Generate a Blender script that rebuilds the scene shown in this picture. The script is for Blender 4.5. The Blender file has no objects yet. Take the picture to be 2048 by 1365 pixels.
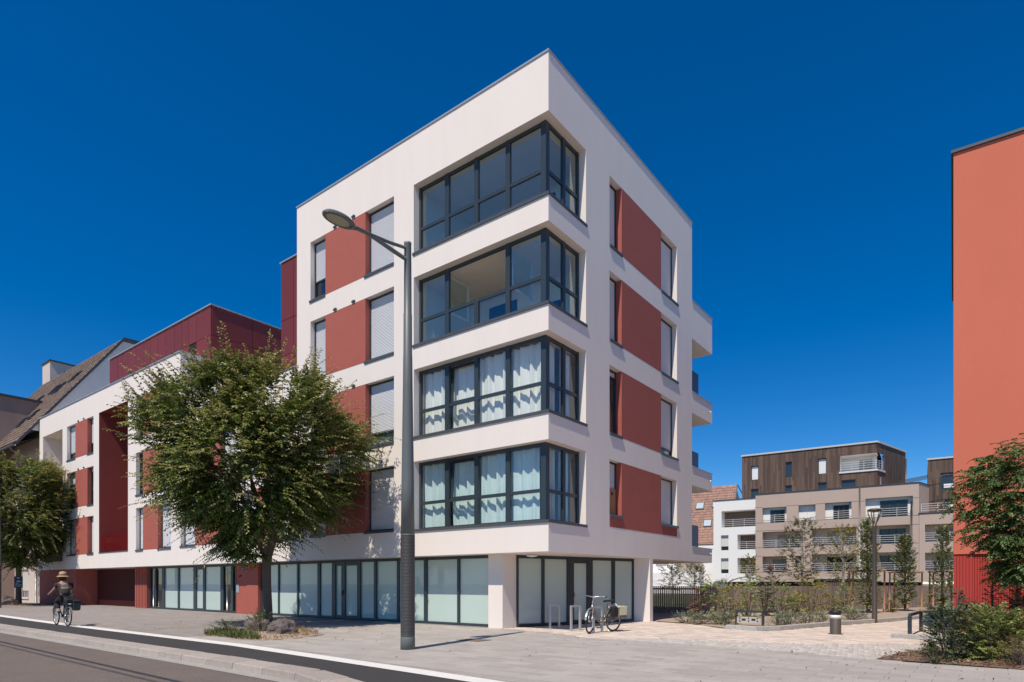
import bpy, math, random
import numpy as np
from mathutils import Vector, Matrix

# ------------------------------------------------------------------ camera, sky, sun, exposure
SC = bpy.context.scene
COL = SC.collection
F, CX, HY, H = 1249.0, 1024.0, 1166.8, 1.42          # photograph's focal length, centre, horizon (px), eye height (m)
cd = bpy.data.cameras.new("camera"); cam = bpy.data.objects.new("camera", cd); COL.objects.link(cam)
cam.location = (0, 0, H); cam.rotation_euler = (math.radians(90), 0, 0)
cd.sensor_width = 36.0; cd.lens = F / 2048 * 36.0; cd.shift_y = (HY - 682.5) / 2048
cd.clip_start = 0.1; cd.clip_end = 3000
SC.camera = cam
SUN_EL = math.radians(58.0)
LDIR = Vector((0.472, 0.882, 0)).normalized()          # horizontal direction the light travels
W = bpy.data.worlds.new("World"); SC.world = W; W.use_nodes = True
wn = W.node_tree.nodes; wl = W.node_tree.links
bg = wn["Background"]
sky = wn.new("ShaderNodeTexSky"); sky.sky_type = 'NISHITA'; sky.sun_disc = False
sky.sun_elevation = SUN_EL; sky.sun_rotation = math.atan2(-LDIR.x, -LDIR.y)
sky.altitude = 1500; sky.air_density = 1.0; sky.dust_density = 0.0; sky.ozone_density = 5.0
hs = wn.new("ShaderNodeHueSaturation"); hs.inputs['Saturation'].default_value = 1.38
hs.inputs['Hue'].default_value = 0.504
wl.new(sky.outputs[0], hs.inputs['Color']); wl.new(hs.outputs[0], bg.inputs[0])
bg.inputs[1].default_value = 0.112
sd = bpy.data.lights.new("sun", 'SUN'); sun = bpy.data.objects.new("sun", sd); COL.objects.link(sun)
sd.energy = 4.5; sd.angle = math.radians(0.5); sd.color = (1.0, 0.905, 0.765)
ld = Vector((LDIR.x * math.cos(SUN_EL), LDIR.y * math.cos(SUN_EL), -math.sin(SUN_EL)))
sun.rotation_euler = ld.to_track_quat('-Z', 'Y').to_euler(); sun.location = (-20, -30, 60)
SC.render.engine = 'CYCLES'
SC.view_settings.view_transform = 'Standard'; SC.view_settings.look = 'None'
SC.view_settings.gamma = 1.0; SC.view_settings.use_curve_mapping = False
SC.view_settings.exposure = 0.12
SC.cycles.max_bounces = 8; SC.cycles.transparent_max_bounces = 16

# ------------------------------------------------------------------ helpers
def lin(r, g, b):
    f = lambda c: (c / 255 / 12.92) if c / 255 <= .04045 else ((c / 255 + .055) / 1.055) ** 2.4
    return (f(r), f(g), f(b))

MATS = {}
def mat(name, col, rough=.7, metal=0.0, var=0.0, vscale=3.0, bump=0.0, bscale=40.0, col2=None, island=0.0,
        objrand=0.0, coat=0.0, spec=.5, streak=0.0, speck=0.0, sscale=70.0):
    if name in MATS: return MATS[name]
    m = bpy.data.materials.new(name); m.use_nodes = True; MATS[name] = m
    n = m.node_tree.nodes; l = m.node_tree.links; p = n["Principled BSDF"]
    p.inputs['Roughness'].default_value = rough; p.inputs['Metallic'].default_value = metal
    p.inputs['Specular IOR Level'].default_value = spec
    if coat: p.inputs['Coat Weight'].default_value = coat; p.inputs['Coat Roughness'].default_value = .02
    p.inputs['Base Color'].default_value = (*col, 1)
    geo = n.new("ShaderNodeNewGeometry"); out = None
    c2 = col2 or tuple(c * .55 for c in col)
    if var:
        nz = n.new("ShaderNodeTexNoise"); nz.inputs['Scale'].default_value = vscale; nz.inputs['Detail'].default_value = 8
        nz.inputs['Roughness'].default_value = .65
        mp = n.new("ShaderNodeMapping"); mp.inputs['Scale'].default_value = (1, 1, 1 if not streak else streak)
        l.new(geo.outputs['Position'], mp.inputs[0]); l.new(mp.outputs[0], nz.inputs['Vector'])
        rp = n.new("ShaderNodeMapRange"); rp.inputs[1].default_value = .38; rp.inputs[2].default_value = .72
        rp.inputs[4].default_value = var
        l.new(nz.outputs[0], rp.inputs[0])
        mx = n.new("ShaderNodeMix"); mx.data_type = 'RGBA'
        l.new(rp.outputs[0], mx.inputs[0]); mx.inputs[6].default_value = (*col, 1); mx.inputs[7].default_value = (*c2, 1)
        out = mx.outputs[2]
    rnd = None
    if island: rnd = geo.outputs['Random Per Island']; amt = island
    if objrand:
        oi = n.new("ShaderNodeObjectInfo"); rnd = oi.outputs['Random']; amt = objrand
    if rnd:
        mr = n.new("ShaderNodeMapRange"); mr.inputs[3].default_value = 1 - amt; mr.inputs[4].default_value = 1 + amt * .55
        l.new(rnd, mr.inputs[0])
        mm = n.new("ShaderNodeMix"); mm.data_type = 'RGBA'; mm.blend_type = 'MULTIPLY'; mm.inputs[0].default_value = 1
        cb = n.new("ShaderNodeCombineColor")
        for i in range(3): l.new(mr.outputs[0], cb.inputs[i])
        if out: l.new(out, mm.inputs[6])
        else: mm.inputs[6].default_value = (*col, 1)
        l.new(cb.outputs[0], mm.inputs[7]); out = mm.outputs[2]
    if speck:
        ns = n.new("ShaderNodeTexNoise"); ns.inputs['Scale'].default_value = sscale; ns.inputs['Detail'].default_value = 3; ns.inputs['Roughness'].default_value = .8
        l.new(geo.outputs['Position'], ns.inputs['Vector'])
        mr2 = n.new("ShaderNodeMapRange"); mr2.inputs[1].default_value = .32; mr2.inputs[2].default_value = .68; mr2.inputs[3].default_value = 1 - speck; mr2.inputs[4].default_value = 1 + speck
        l.new(ns.outputs[0], mr2.inputs[0]); m3 = n.new("ShaderNodeMix"); m3.data_type = 'RGBA'; m3.blend_type = 'MULTIPLY'; m3.inputs[0].default_value = 1
        c3 = n.new("ShaderNodeCombineColor")
        for i in range(3): l.new(mr2.outputs[0], c3.inputs[i])
        if out: l.new(out, m3.inputs[6])
        else: m3.inputs[6].default_value = (*col, 1)
        l.new(c3.outputs[0], m3.inputs[7]); out = m3.outputs[2]
    if out: l.new(out, p.inputs['Base Color'])
    if bump:
        nb = n.new("ShaderNodeTexNoise"); nb.inputs['Scale'].default_value = bscale; nb.inputs['Detail'].default_value = 6
        l.new(geo.outputs['Position'], nb.inputs['Vector'])
        b = n.new("ShaderNodeBump"); b.inputs['Strength'].default_value = bump; b.inputs['Distance'].default_value = .02
        l.new(nb.outputs[0], b.inputs['Height']); l.new(b.outputs[0], p.inputs['Normal'])
    return m

def glass(name, tint, refl=1.0, film=0.0, filmcol=(.5, .5, .5)):
    """thin window pane: clear, tinted, with Fresnel reflection; film = share of frosted diffuse"""
    if name in MATS: return MATS[name]
    m = bpy.data.materials.new(name); m.use_nodes = True; MATS[name] = m
    n = m.node_tree.nodes; l = m.node_tree.links; n.remove(n["Principled BSDF"]); o = n["Material Output"]
    t = n.new("ShaderNodeBsdfTransparent"); t.inputs[0].default_value = (*tint, 1)
    g = n.new("ShaderNodeBsdfGlossy"); g.inputs['Roughness'].default_value = .015
    lw = n.new("ShaderNodeLayerWeight"); lw.inputs[0].default_value = .5      # Schlick's curve from the facing angle
    pw = n.new("ShaderNodeMath"); pw.operation = 'POWER'; pw.inputs[1].default_value = 4.0; l.new(lw.outputs['Facing'], pw.inputs[0])
    mu = n.new("ShaderNodeMath"); mu.operation = 'MULTIPLY_ADD'; mu.inputs[1].default_value = 1 - .09 * refl; mu.inputs[2].default_value = .09 * refl; mu.use_clamp = True
    l.new(pw.outputs[0], mu.inputs[0])
    mx = n.new("ShaderNodeMixShader"); l.new(mu.outputs[0], mx.inputs[0]); l.new(g.outputs[0], mx.inputs[2])
    if film:
        d = n.new("ShaderNodeBsdfDiffuse"); d.inputs[0].default_value = (*filmcol, 1)
        m2 = n.new("ShaderNodeMixShader"); m2.inputs[0].default_value = film
        l.new(t.outputs[0], m2.inputs[1]); l.new(d.outputs[0], m2.inputs[2]); l.new(m2.outputs[0], mx.inputs[1])
    else: l.new(t.outputs[0], mx.inputs[1])
    l.new(mx.outputs[0], o.inputs[0])
    return m

def leafmat(name, col, tipcol, dark=.45, trans=.35):
    if name in MATS: return MATS[name]
    m = bpy.data.materials.new(name); m.use_nodes = True; MATS[name] = m
    n = m.node_tree.nodes; l = m.node_tree.links; p = n["Principled BSDF"]; o = n["Material Output"]
    at = n.new("ShaderNodeAttribute"); at.attribute_name = "tip"
    geo = n.new("ShaderNodeNewGeometry")
    mr = n.new("ShaderNodeMapRange"); mr.inputs[3].default_value = 1 - dark; mr.inputs[4].default_value = 1 + dark * .8
    l.new(geo.outputs['Random Per Island'], mr.inputs[0])
    mx = n.new("ShaderNodeMix"); mx.data_type = 'RGBA'; mx.inputs[6].default_value = (*col, 1); mx.inputs[7].default_value = (*tipcol, 1)
    l.new(at.outputs['Fac'], mx.inputs[0])
    cb = n.new("ShaderNodeCombineColor")
    for i in range(3): l.new(mr.outputs[0], cb.inputs[i])
    mm = n.new("ShaderNodeMix"); mm.data_type = 'RGBA'; mm.blend_type = 'MULTIPLY'; mm.inputs[0].default_value = 1
    l.new(mx.outputs[2], mm.inputs[6]); l.new(cb.outputs[0], mm.inputs[7])
    l.new(mm.outputs[2], p.inputs['Base Color']); p.inputs['Roughness'].default_value = .5
    tr = n.new("ShaderNodeBsdfTranslucent"); l.new(mm.outputs[2], tr.inputs[0])
    ms = n.new("ShaderNodeMixShader"); ms.inputs[0].default_value = trans
    l.new(p.outputs[0], ms.inputs[1]); l.new(tr.outputs[0], ms.inputs[2]); l.new(ms.outputs[0], o.inputs[0])
    return m

class MB:
    """collects polygons, then links them as one mesh object"""
    def __init__(s): s.v = []; s.f = []; s.mi = []; s.cur = 0; s.sm = []; s.smooth = False
    def add(s, vs, fs):
        o = len(s.v); s.v += [tuple(p) for p in vs]
        for f in fs: s.f.append([i + o for i in f]); s.mi.append(s.cur); s.sm.append(s.smooth)
        return s
    def quad(s, a, b, c, d): return s.add([a, b, c, d], [(0, 1, 2, 3)])
    def box(s, x0, x1, y0, y1, z0, z1, M=None):
        x0, x1 = min(x0, x1), max(x0, x1); y0, y1 = min(y0, y1), max(y0, y1); z0, z1 = min(z0, z1), max(z0, z1)
        vs = [(x, y, z) for z in (z0, z1) for y in (y0, y1) for x in (x0, x1)]
        if M: vs = [tuple(M @ Vector(p)) for p in vs]
        return s.add(vs, [(0, 2, 3, 1), (4, 5, 7, 6), (0, 1, 5, 4), (2, 6, 7, 3), (0, 4, 6, 2), (1, 3, 7, 5)])
    def bbox(s, x0, x1, y0, y1, z0, z1, e):
        """box with chamfered top edges"""
        vs = [(x0, y0, z0), (x1, y0, z0), (x1, y1, z0), (x0, y1, z0), (x0, y0, z1 - e), (x1, y0, z1 - e), (x1, y1, z1 - e), (x0, y1, z1 - e),
              (x0 + e, y0 + e, z1), (x1 - e, y0 + e, z1), (x1 - e, y1 - e, z1), (x0 + e, y1 - e, z1)]
        fs = [(8, 9, 10, 11)]
        for i in range(4):
            j = (i + 1) % 4; fs += [(i, j, j + 4, i + 4), (i + 4, j + 4, j + 8, i + 8)]
        return s.add(vs, fs)
    def prism(s, poly, z0, z1):
        n = len(poly); vs = [(x, y, z0) for x, y in poly] + [(x, y, z1) for x, y in poly]
        fs = [tuple(range(n))[::-1], tuple(range(n, 2 * n))] + [(i, (i + 1) % n, (i + 1) % n + n, i + n) for i in range(n)]
        return s.add(vs, fs)
    def tube(s, pts, r, n=8, cap=True):
        pts = [Vector(p) for p in pts]; k = len(pts)
        rs = r if isinstance(r, (list, tuple)) else [r] * k
        vs = []; up = Vector((0, 0, 1)); prev = None
        for i, p in enumerate(pts):
            d = (pts[min(i + 1, k - 1)] - pts[max(i - 1, 0)]).normalized()
            if prev is None:
                a = d.cross(up)
                if a.length < .05: a = d.cross(Vector((1, 0, 0)))
            else: a = prev - d * prev.dot(d)
            a.normalize(); prev = a; b = d.cross(a)
            for j in range(n):
                t = 2 * math.pi * j / n; vs.append(p + (a * math.cos(t) + b * math.sin(t)) * rs[i])
        fs = []
        for i in range(k - 1):
            for j in range(n):
                q = (j + 1) % n; fs.append((i * n + j, i * n + q, (i + 1) * n + q, (i + 1) * n + j))
        if cap: fs += [tuple(range(n)), tuple(range((k - 1) * n, k * n))[::-1]]
        sm = s.smooth; s.smooth = True; s.add(vs, fs); s.smooth = sm
        return s
    def lathe(s, prof, n=20, c=(0, 0, 0)):
        vs = []; fs = []
        for r, z in prof:
            for j in range(n):
                t = 2 * math.pi * j / n; vs.append((c[0] + r * math.cos(t), c[1] + r * math.sin(t), c[2] + z))
        for i in range(len(prof) - 1):
            for j in range(n):
                q = (j + 1) % n; fs.append((i * n + j, i * n + q, (i + 1) * n + q, (i + 1) * n + j))
        fs += [tuple(range(n))[::-1], tuple(range((len(prof) - 1) * n, len(prof) * n))]
        sm = s.smooth; s.smooth = True; s.add(vs, fs); s.smooth = sm
        return s
    def torus(s, c, ax, R, r, n=28, m=8):
        ax = Vector(ax).normalized(); a = ax.cross(Vector((0, 0, 1)))
        if a.length < .1: a = Vector((1, 0, 0))
        a.normalize(); b = ax.cross(a); c = Vector(c); vs = []; fs = []
        for i in range(n):
            t = 2 * math.pi * i / n; d = a * math.cos(t) + b * math.sin(t)
            for j in range(m):
                u = 2 * math.pi * j / m; vs.append(c + d * (R + r * math.cos(u)) + ax * (r * math.sin(u)))
        for i in range(n):
            for j in range(m):
                fs.append((i * m + j, ((i + 1) % n) * m + j, ((i + 1) % n) * m + (j + 1) % m, i * m + (j + 1) % m))
        sm = s.smooth; s.smooth = True; s.add(vs, fs); s.smooth = sm
        return s
    def mesh(s, name, mats):
        me = bpy.data.meshes.new(name); me.from_pydata(s.v, [], s.f)
        for m in (mats if isinstance(mats, (list, tuple)) else [mats]): me.materials.append(m)
        if any(s.mi): me.polygons.foreach_set('material_index', s.mi)
        if any(s.sm): me.polygons.foreach_set('use_smooth', s.sm)
        me.update(); return me
    def build(s, name, mats, parent=None): return link(name, s.mesh(name, mats), parent)

def link(name, me, parent=None, loc=None, rot=None):
    o = bpy.data.objects.new(name, me); COL.objects.link(o)
    if parent: o.parent = parent
    if loc is not None: o.location = loc
    if rot is not None: o.rotation_euler = rot
    return o
def tag(o, label, cat, group=None):
    o["label"] = label; o["category"] = cat
    if group: o["group"] = group
    return o
def thing(name, label, cat, loc=(0, 0, 0), rz=0.0, group=None):
    return tag(link(name, None, None, loc, (0, 0, rz)), label, cat, group)
def struct(o): o["kind"] = "structure"; return o
def stuff(o): o["kind"] = "stuff"; return o
def copytree(o, parent=None, name=None):
    c = o.copy(); COL.objects.link(c); c.parent = parent
    for ch in list(o.children): copytree(ch, c)
    return c

class Frame:
    """a facade's own axes: a runs along the front to the left, b runs back, both from the near corner"""
    def __init__(s, vpx, x0, t0):
        s.P = Vector(((x0 - CX) / F * t0, t0))
        s.A = Vector(((vpx - CX) / F, 1)).normalized(); s.B = Vector((s.A.y, -s.A.x))
        s.rz = math.atan2(-s.A.y, -s.A.x); s.loc = (s.P.x, s.P.y, 0)
    def w(s, a, b): return s.P + s.A * a + s.B * b
    def _hit(s, x, y, o, d):
        r = Vector(((x - CX) / F, 1)); det = -r.x * d.y + d.x * r.y
        t = (-o.x * d.y + d.x * o.y) / det; k = (r.x * o.y - o.x * r.y) / det
        return k, H + (HY - y) / F * t
    def front(s, x, y, b=0): return s._hit(x, y, s.w(0, b), s.A)
    def side(s, x, y, a=0): return s._hit(x, y, s.w(a, 0), s.B)
    def ab(s, p):
        q = Vector((p[0], p[1])) - s.P; return q.dot(s.A), q.dot(s.B)
def gnd(x, y, z=0.0):
    t = (H - z) * F / (y - HY); return Vector(((x - CX) / F * t, t, z))
L = lambda a, b, z: (-a, b, z)                      # facade axes to the local axes of a thing placed with Frame.rz

def holes(mb, U0, U1, Z0, Z1, ops, mp, depth, sides='lrtb', edge=None):
    """wall sheet with openings (u0,u1,z0,z1) and their reveals; mp(u, w, z) gives the point, w is inward"""
    us = sorted({U0, U1, *[u for o in ops for u in o[:2] if U0 < u < U1]}); zs = sorted({Z0, Z1, *[z for o in ops for z in o[2:4] if Z0 < z < Z1]})
    for i in range(len(us) - 1):
        for j in range(len(zs) - 1):
            cu, cz = (us[i] + us[i + 1]) / 2, (zs[j] + zs[j + 1]) / 2
            if any(o[0] < cu < o[1] and o[2] < cz < o[3] for o in ops): continue
            mb.quad(mp(us[i], 0, zs[j]), mp(us[i + 1], 0, zs[j]), mp(us[i + 1], 0, zs[j + 1]), mp(us[i], 0, zs[j + 1]))
    for o in ops:
        u0, u1, z0, z1 = o[:4]; d = o[4] if len(o) > 4 else depth; sd_ = o[5] if len(o) > 5 else sides
        if 'l' in sd_: mb.quad(mp(u0, 0, z0), mp(u0, 0, z1), mp(u0, d, z1), mp(u0, d, z0))
        if 'r' in sd_: mb.quad(mp(u1, 0, z0), mp(u1, d, z0), mp(u1, d, z1), mp(u1, 0, z1))
        if 't' in sd_: mb.quad(mp(u0, 0, z1), mp(u1, 0, z1), mp(u1, d, z1), mp(u0, d, z1))
        if 'b' in sd_: mb.quad(mp(u0, 0, z0), mp(u0, d, z0), mp(u1, d, z0), mp(u1, 0, z0))

# ------------------------------------------------------------------ materials
STUCCO = mat("white_stucco", (.81, .74, .685), .9, var=.2, vscale=1.6, bump=.07, bscale=60, streak=.18, col2=(.66, .595, .545))
STUCCO_IN = mat("interior_plaster", (.78, .76, .71), .9)
RED = mat("red_stucco", (.39, .104, .078), .9, var=.35, vscale=2.0, bump=.12, bscale=60, col2=(.30, .08, .062))
BURG = mat("burgundy_panel", (.17, .026, .022), .55, objrand=.12)
ANTH = mat("anthracite_metal", (.034, .048, .058), .38, spec=.5)
ANTH2 = mat("dark_aluminium_sill", (.075, .082, .09), .4)
COPING = mat("grey_metal_coping", (.42, .44, .47), .35, metal=.3)
SHUT = mat("white_roller_slat", (.70, .71, .73), .5)
PANE = glass("window_pane", (.92, .97, .97), 1.0)
PANEB = glass("blue_tinted_pane", (.73, .91, .95), 2.2)
DARKPANE = glass("dark_door_pane", (.25, .28, .28), 1.6)
FROST = mat("frosted_glass_film", (.50, .62, .575), .55, coat=1.0, var=.12, vscale=.6, col2=(.44, .54, .50))
CURT = mat("curtain_cloth", (.86, .84, .79), .9, var=.1, vscale=4)
CURTB = mat("pale_blue_curtain_cloth", (.62, .74, .74), .9, var=.1, vscale=4)
STEEL = mat("brushed_steel", (.55, .55, .54), .32, metal=.9)
ALU = mat("galvanised_tube", (.52, .54, .54), .4, metal=.6)
BLACK = mat("black_rubber", (.015, .015, .016), .6)
FLOORIN = mat("interior_floor", (.50, .40, .31), .7)

# ------------------------------------------------------------------ frames of reference
M = Frame(-603, 1097, 17.75)                         # the corner building
mpA = lambda u, w, z: L(u, w, z)
mpB = lambda u, w, z: L(w, u, z)
def fbox(mb, mp, u0, u1, w0, w1, z0, z1):
    p, q = mp(u0, w0, z0), mp(u1, w1, z1); mb.box(p[0], q[0], p[1], q[1], p[2], q[2])

# ------------------------------------------------------------------ ground, road, pavements
def field(poly, fr=M): return [tuple(fr.w(a, b)) for a, b in poly]
def inside(p, poly):
    x, y = p; r = False; n = len(poly)
    for i in range(n):
        (x1, y1), (x2, y2) = poly[i], poly[(i + 1) % n]
        if (y1 > y) != (y2 > y) and x < (x2 - x1) * (y - y1) / (y2 - y1) + x1: r = not r
    return r
def interp(tab, a):
    tab = sorted(tab)
    if a <= tab[0][0]: return tab[0][1]
    for (a0, b0), (a1, b1) in zip(tab, tab[1:]):
        if a <= a1: return b0 + (b1 - b0) * (a - a0) / (a1 - a0)
    return tab[-1][1]
WU = [(-60, -24), (-14, -9.6), (-8, -8.2), (-4.1, -7.62), (-2.5, -7.48), (0, -7.28), (3.7, -7.0), (13.7, -6.93), (25.6, -6.5), (60, -5.6), (140, -3.5)]
WL = [(a, b - .36 if a > -6 else b - .4) for a, b in WU]
KI = [(-60, -26), (-14, -11.5), (-6, -9.7), (-2.8, -8.9), (-1.2, -8.5), (2, -8.42), (17.5, -8.3), (60, -7.4), (140, -5.3)]
KO = [(a, b - .5) for a, b in KI]
AS = sorted({-60, -40, -20, -14, -10, -8, -6, -5, -4.1, -2.8, -2.5, -1.2, 0, 1, 2, 3.7, 6, 9, 13.7, 17.5, 20, 25.6, 35, 45, 60, 90, 140})
def strip(name, mat_, lo, hi, z):
    mb = MB()
    for a0, a1 in zip(AS, AS[1:]):
        q = [M.w(a0, lo(a0)), M.w(a1, lo(a1)), M.w(a1, hi(a1)), M.w(a0, hi(a0))]
        mb.quad(*[(p.x, p.y, z) for p in q])
    return struct(mb.build(name, mat_))
ASPH = mat("road_asphalt", (.165, .132, .110), .9, var=.6, vscale=1.1, bump=.6, bscale=120, col2=(.115, .094, .082), speck=.42, sscale=55)
LANE = mat("cycle_lane_asphalt", (.043, .039, .039), .9, var=.35, vscale=1.5, bump=.5, bscale=200, col2=(.055, .05, .048), speck=.35, sscale=70)
PAINT = mat("white_road_paint", (.72, .70, .67), .8, var=.35, vscale=6, col2=(.5, .48, .45))
DIRT = mat("bare_ground", (.30, .255, .21), .95, var=.6, vscale=.8, bump=.6, bscale=30)
MORTAR = mat("paving_joint_sand", (.33, .29, .265), .95, var=.4, vscale=4)
g = MB(); g.quad((-900, -300, -.2), (900, -300, -.2), (900, 1500, -.2), (-900, 1500, -.2))
struct(g.build("ground", DIRT))
strip("road", ASPH, lambda a: -60, lambda a: interp(KO, a) + .05, -.12)
strip("cycle_lane", LANE, lambda a: interp(KI, a) - .02, lambda a: interp(WL, a) + .02, 0.0)
strip("white_lane_line", PAINT, lambda a: interp(WL, a), lambda a: interp(WU, a), .006)
strip("pavement", MORTAR, lambda a: interp(WU, a) - .03, lambda a: 60, -.012)

GUT = mat("concrete_gutter", (.36, .34, .31), .9, var=.4, vscale=5, bump=.4, bscale=90)
strip("gutter", GUT, lambda a: interp(KO, a) - .22, lambda a: interp(KO, a) + .04, -.114)
KERBM = mat("granite_kerb", (.40, .35, .31), .85, var=.5, vscale=9, bump=.5, bscale=70, objrand=.14, col2=(.30, .25, .21), speck=.25, sscale=50)
def kerb_line(parent, pts, length, wd, z0, z1, m, name="kerb_stone", slope=.03, lip=0.0):
    """row of kerb stones along a world polyline; the stones lie to the left of it"""
    pts = [Vector((p[0], p[1])) for p in pts]; seg = []; tot = 0
    for p, q in zip(pts, pts[1:]): seg.append((tot, p, q)); tot += (q - p).length
    def at(s):
        for t0, p, q in reversed(seg):
            if s >= t0 or t0 == 0:
                d = (q - p); return p + d * ((s - t0) / d.length)
    n = max(1, int(tot / length)); rnd = random.Random(5)
    for i in range(n):
        p, q = at(i * tot / n + .006), at((i + 1) * tot / n - .006); d = q - p; ln = d.length; nrm = Vector((-d.y, d.x)).normalized()
        mb = MB(); e = .015; j = rnd.uniform(-.004, .004)
        # profile across: outer bottom, outer top, inner top, inner bottom
        pr = [(0, z0), (slope, z1 - e - lip), (slope + e, z1 - lip), (wd, z1 + lip * 0 - .0), (wd, z0)]
        vs = []
        for s in (0, .02, ln - .02, ln):
            k = .012 if s in (0, ln) else 0
            for w, z in pr: vs.append((s, w, (z - k if z > z0 else z) + j))
        m_ = len(pr); fs = []
        for r in range(3):
            for c in range(m_ - 1): fs.append((r * m_ + c, (r + 1) * m_ + c, (r + 1) * m_ + c + 1, r * m_ + c + 1))
        fs += [tuple(range(m_))[::-1], tuple(range(3 * m_, 4 * m_))]
        o = link(name, mb.add(vs, fs).mesh(name, m), parent, (p.x, p.y, 0), (0, 0, math.atan2(d.y, d.x)))
kerb = struct(link("kerb", None))
kerb_line(kerb, [M.w(a, interp(KO, a)) for a in [x for x in AS if -14 <= x <= 60]][::-1], 1.0, .49, -.2, .012, KERBM)

# slabs of the pavement
SLAB = mat("grey_concrete_slab", (.402, .370, .338), .88, var=.4, vscale=1.3, bump=.35, bscale=120, island=.12, col2=(.27, .24, .225), speck=.13, sscale=45)
SLAB1 = mat("grey_concrete_slab_single", (.402, .370, .338), .88, var=.4, vscale=1.3, bump=.35, bscale=120, objrand=.12, col2=(.27, .24, .225), speck=.13, sscale=45)
PINK = mat("beige_pink_paver", (.62, .53, .46), .9, var=.4, vscale=1.5, bump=.3, bscale=120, island=.22, col2=(.40, .30, .25))
COBB = mat("granite_sett", (.50, .465, .425), .88, var=.4, vscale=6, bump=.5, bscale=90, island=.22, col2=(.30, .265, .235))
GP = lambda x, y: M.ab(gnd(x, y))
# cobble band and plaza, outlined on the ground in the building's axes
cob = [GP(1195, 1278), GP(1330, 1286), GP(1450, 1295), GP(1600, 1306), GP(1740, 1319), GP(1800, 1306), GP(1870, 1298), GP(1990, 1290), GP(1830, 1288), GP(1690, 1289), GP(1560, 1287), GP(1450, 1282), GP(1330, 1277)]
pla = [GP(1062, 1262), GP(1195, 1278), GP(1330, 1277), GP(1450, 1282), GP(1560, 1287), GP(1690, 1289), GP(1830, 1288), GP(1990, 1290), (-11, 3.0), (-11, 32), (-3.2, 30), GP(1850, 1238), GP(1749, 1247), GP(1535, 1263), GP(1450, 1258), GP(1380, 1248), GP(1310, 1244), (-.02, 6.9), (.58, 6.47), (2.1, 1.2), (2.1, .62)]
bulb = [GP(408, 1270), GP(470, 1278), GP(525, 1282), GP(600, 1276), GP(650, 1269), GP(600, 1256), GP(520, 1256), GP(450, 1262)]
mul = [GP(1752, 1319), GP(1800, 1306), GP(1870, 1298), GP(1990, 1290), (-11.5, 1.2), (-13, -2.6), GP(2048, 1341), GP(1900, 1329)]
pavement = bpy.data.objects["pavement"]
rnd = random.Random(11)
sl = []
su, sv = .60, .30
for i in range(-24, 110):
    for j in range(-30, 4):
        b0 = j * sv; a0 = i * su + (su / 2 if j % 2 else 0); c = (a0 + su / 2, b0 + sv / 2)
        if c[1] - .2 < interp(WU, c[0]): continue
        if c[1] > .75 and not (c[0] < 2 and c[1] < .75): continue
        if c[0] < 2.0 and inside(c, pla) or inside(c, cob) or inside(c, bulb) or inside(c, mul): continue
        p = M.w(*c)
        if p.y < 6 or abs(p.x / p.y) > 1.0: continue
        sl.append((p.y, a0, b0, rnd.uniform(-.0015, .0015)))
sl.sort()
one = MB(); one.bbox(-su / 2 + .0025, su / 2 - .0025, -sv / 2 + .0025, sv / 2 - .0025, -.02, 0, .004); one = one.mesh("slab", SLAB1)
for _, a0, b0, dz in sl[:290]:
    p = M.w(a0 + su / 2, b0 + sv / 2)
    link("slab", one, pavement, (p.x, p.y, dz), (rnd.uniform(-.003, .003), rnd.uniform(-.003, .003), M.rz))
SLABD = mat("dark_grey_slab", (.285, .255, .235), .88, var=.4, vscale=1.0, bump=.35, bscale=120, island=.1, col2=(.235, .21, .195))
mb = MB()
for _, a0, b0, dz in sl[290:]:
    mb.cur = 1 if a0 > 7.2 + .8 * math.sin(b0 * 2.1) else 0
    mb.bbox(-(a0 + su) + .0025, -a0 - .0025, b0 + .0025, b0 + sv - .0025, -.02, dz, .004)
o = stuff(mb.build("slab_field", [SLAB, SLABD], pavement)); o.location = M.loc; o.rotation_euler = (0, 0, M.rz)

def setts(name, poly, su, sv, gap, z, m, jit, e, ang=0.0):
    mb = MB(); us = [p[0] for p in poly]; vs = [p[1] for p in poly]; r = random.Random(3)
    cx, cy = sum(us) / len(us), sum(vs) / len(vs); R = max(math.hypot(u - cx, v - cy) for u, v in poly)
    ca, sa = math.cos(ang), math.sin(ang)
    for i in range(int(-R / su) - 1, int(R / su) + 2):
        for j in range(int(-R / sv) - 1, int(R / sv) + 2):
            u = (i + (.5 if j % 2 else 0)) * su; v = j * sv
            c = (cx + u * ca - v * sa, cy + u * sa + v * ca)
            if not inside(c, poly): continue
            k = len(mb.v); g1 = gap * r.uniform(.7, 1.5)
            mb.bbox(-su / 2 + g1, su / 2 - g1, -sv / 2 + g1, sv / 2 - g1, z - .03, z + r.uniform(-jit, jit), e)
            mb.v[k:] = [(-(c[0] + x * ca - y * sa), c[1] + x * sa + y * ca, q) for x, y, q in mb.v[k:]]
    o = stuff(mb.build(name, m, pavement)); o.location = M.loc; o.rotation_euler = (0, 0, M.rz); return o
setts("cobble_band", cob, .115, .105, .006, .0, COBB, .006, .014, .35)
near = [p for p in pla]
setts("plaza_pavers", near, .30, .15, .004, .0, PINK, .002, .006, .1)

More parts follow.
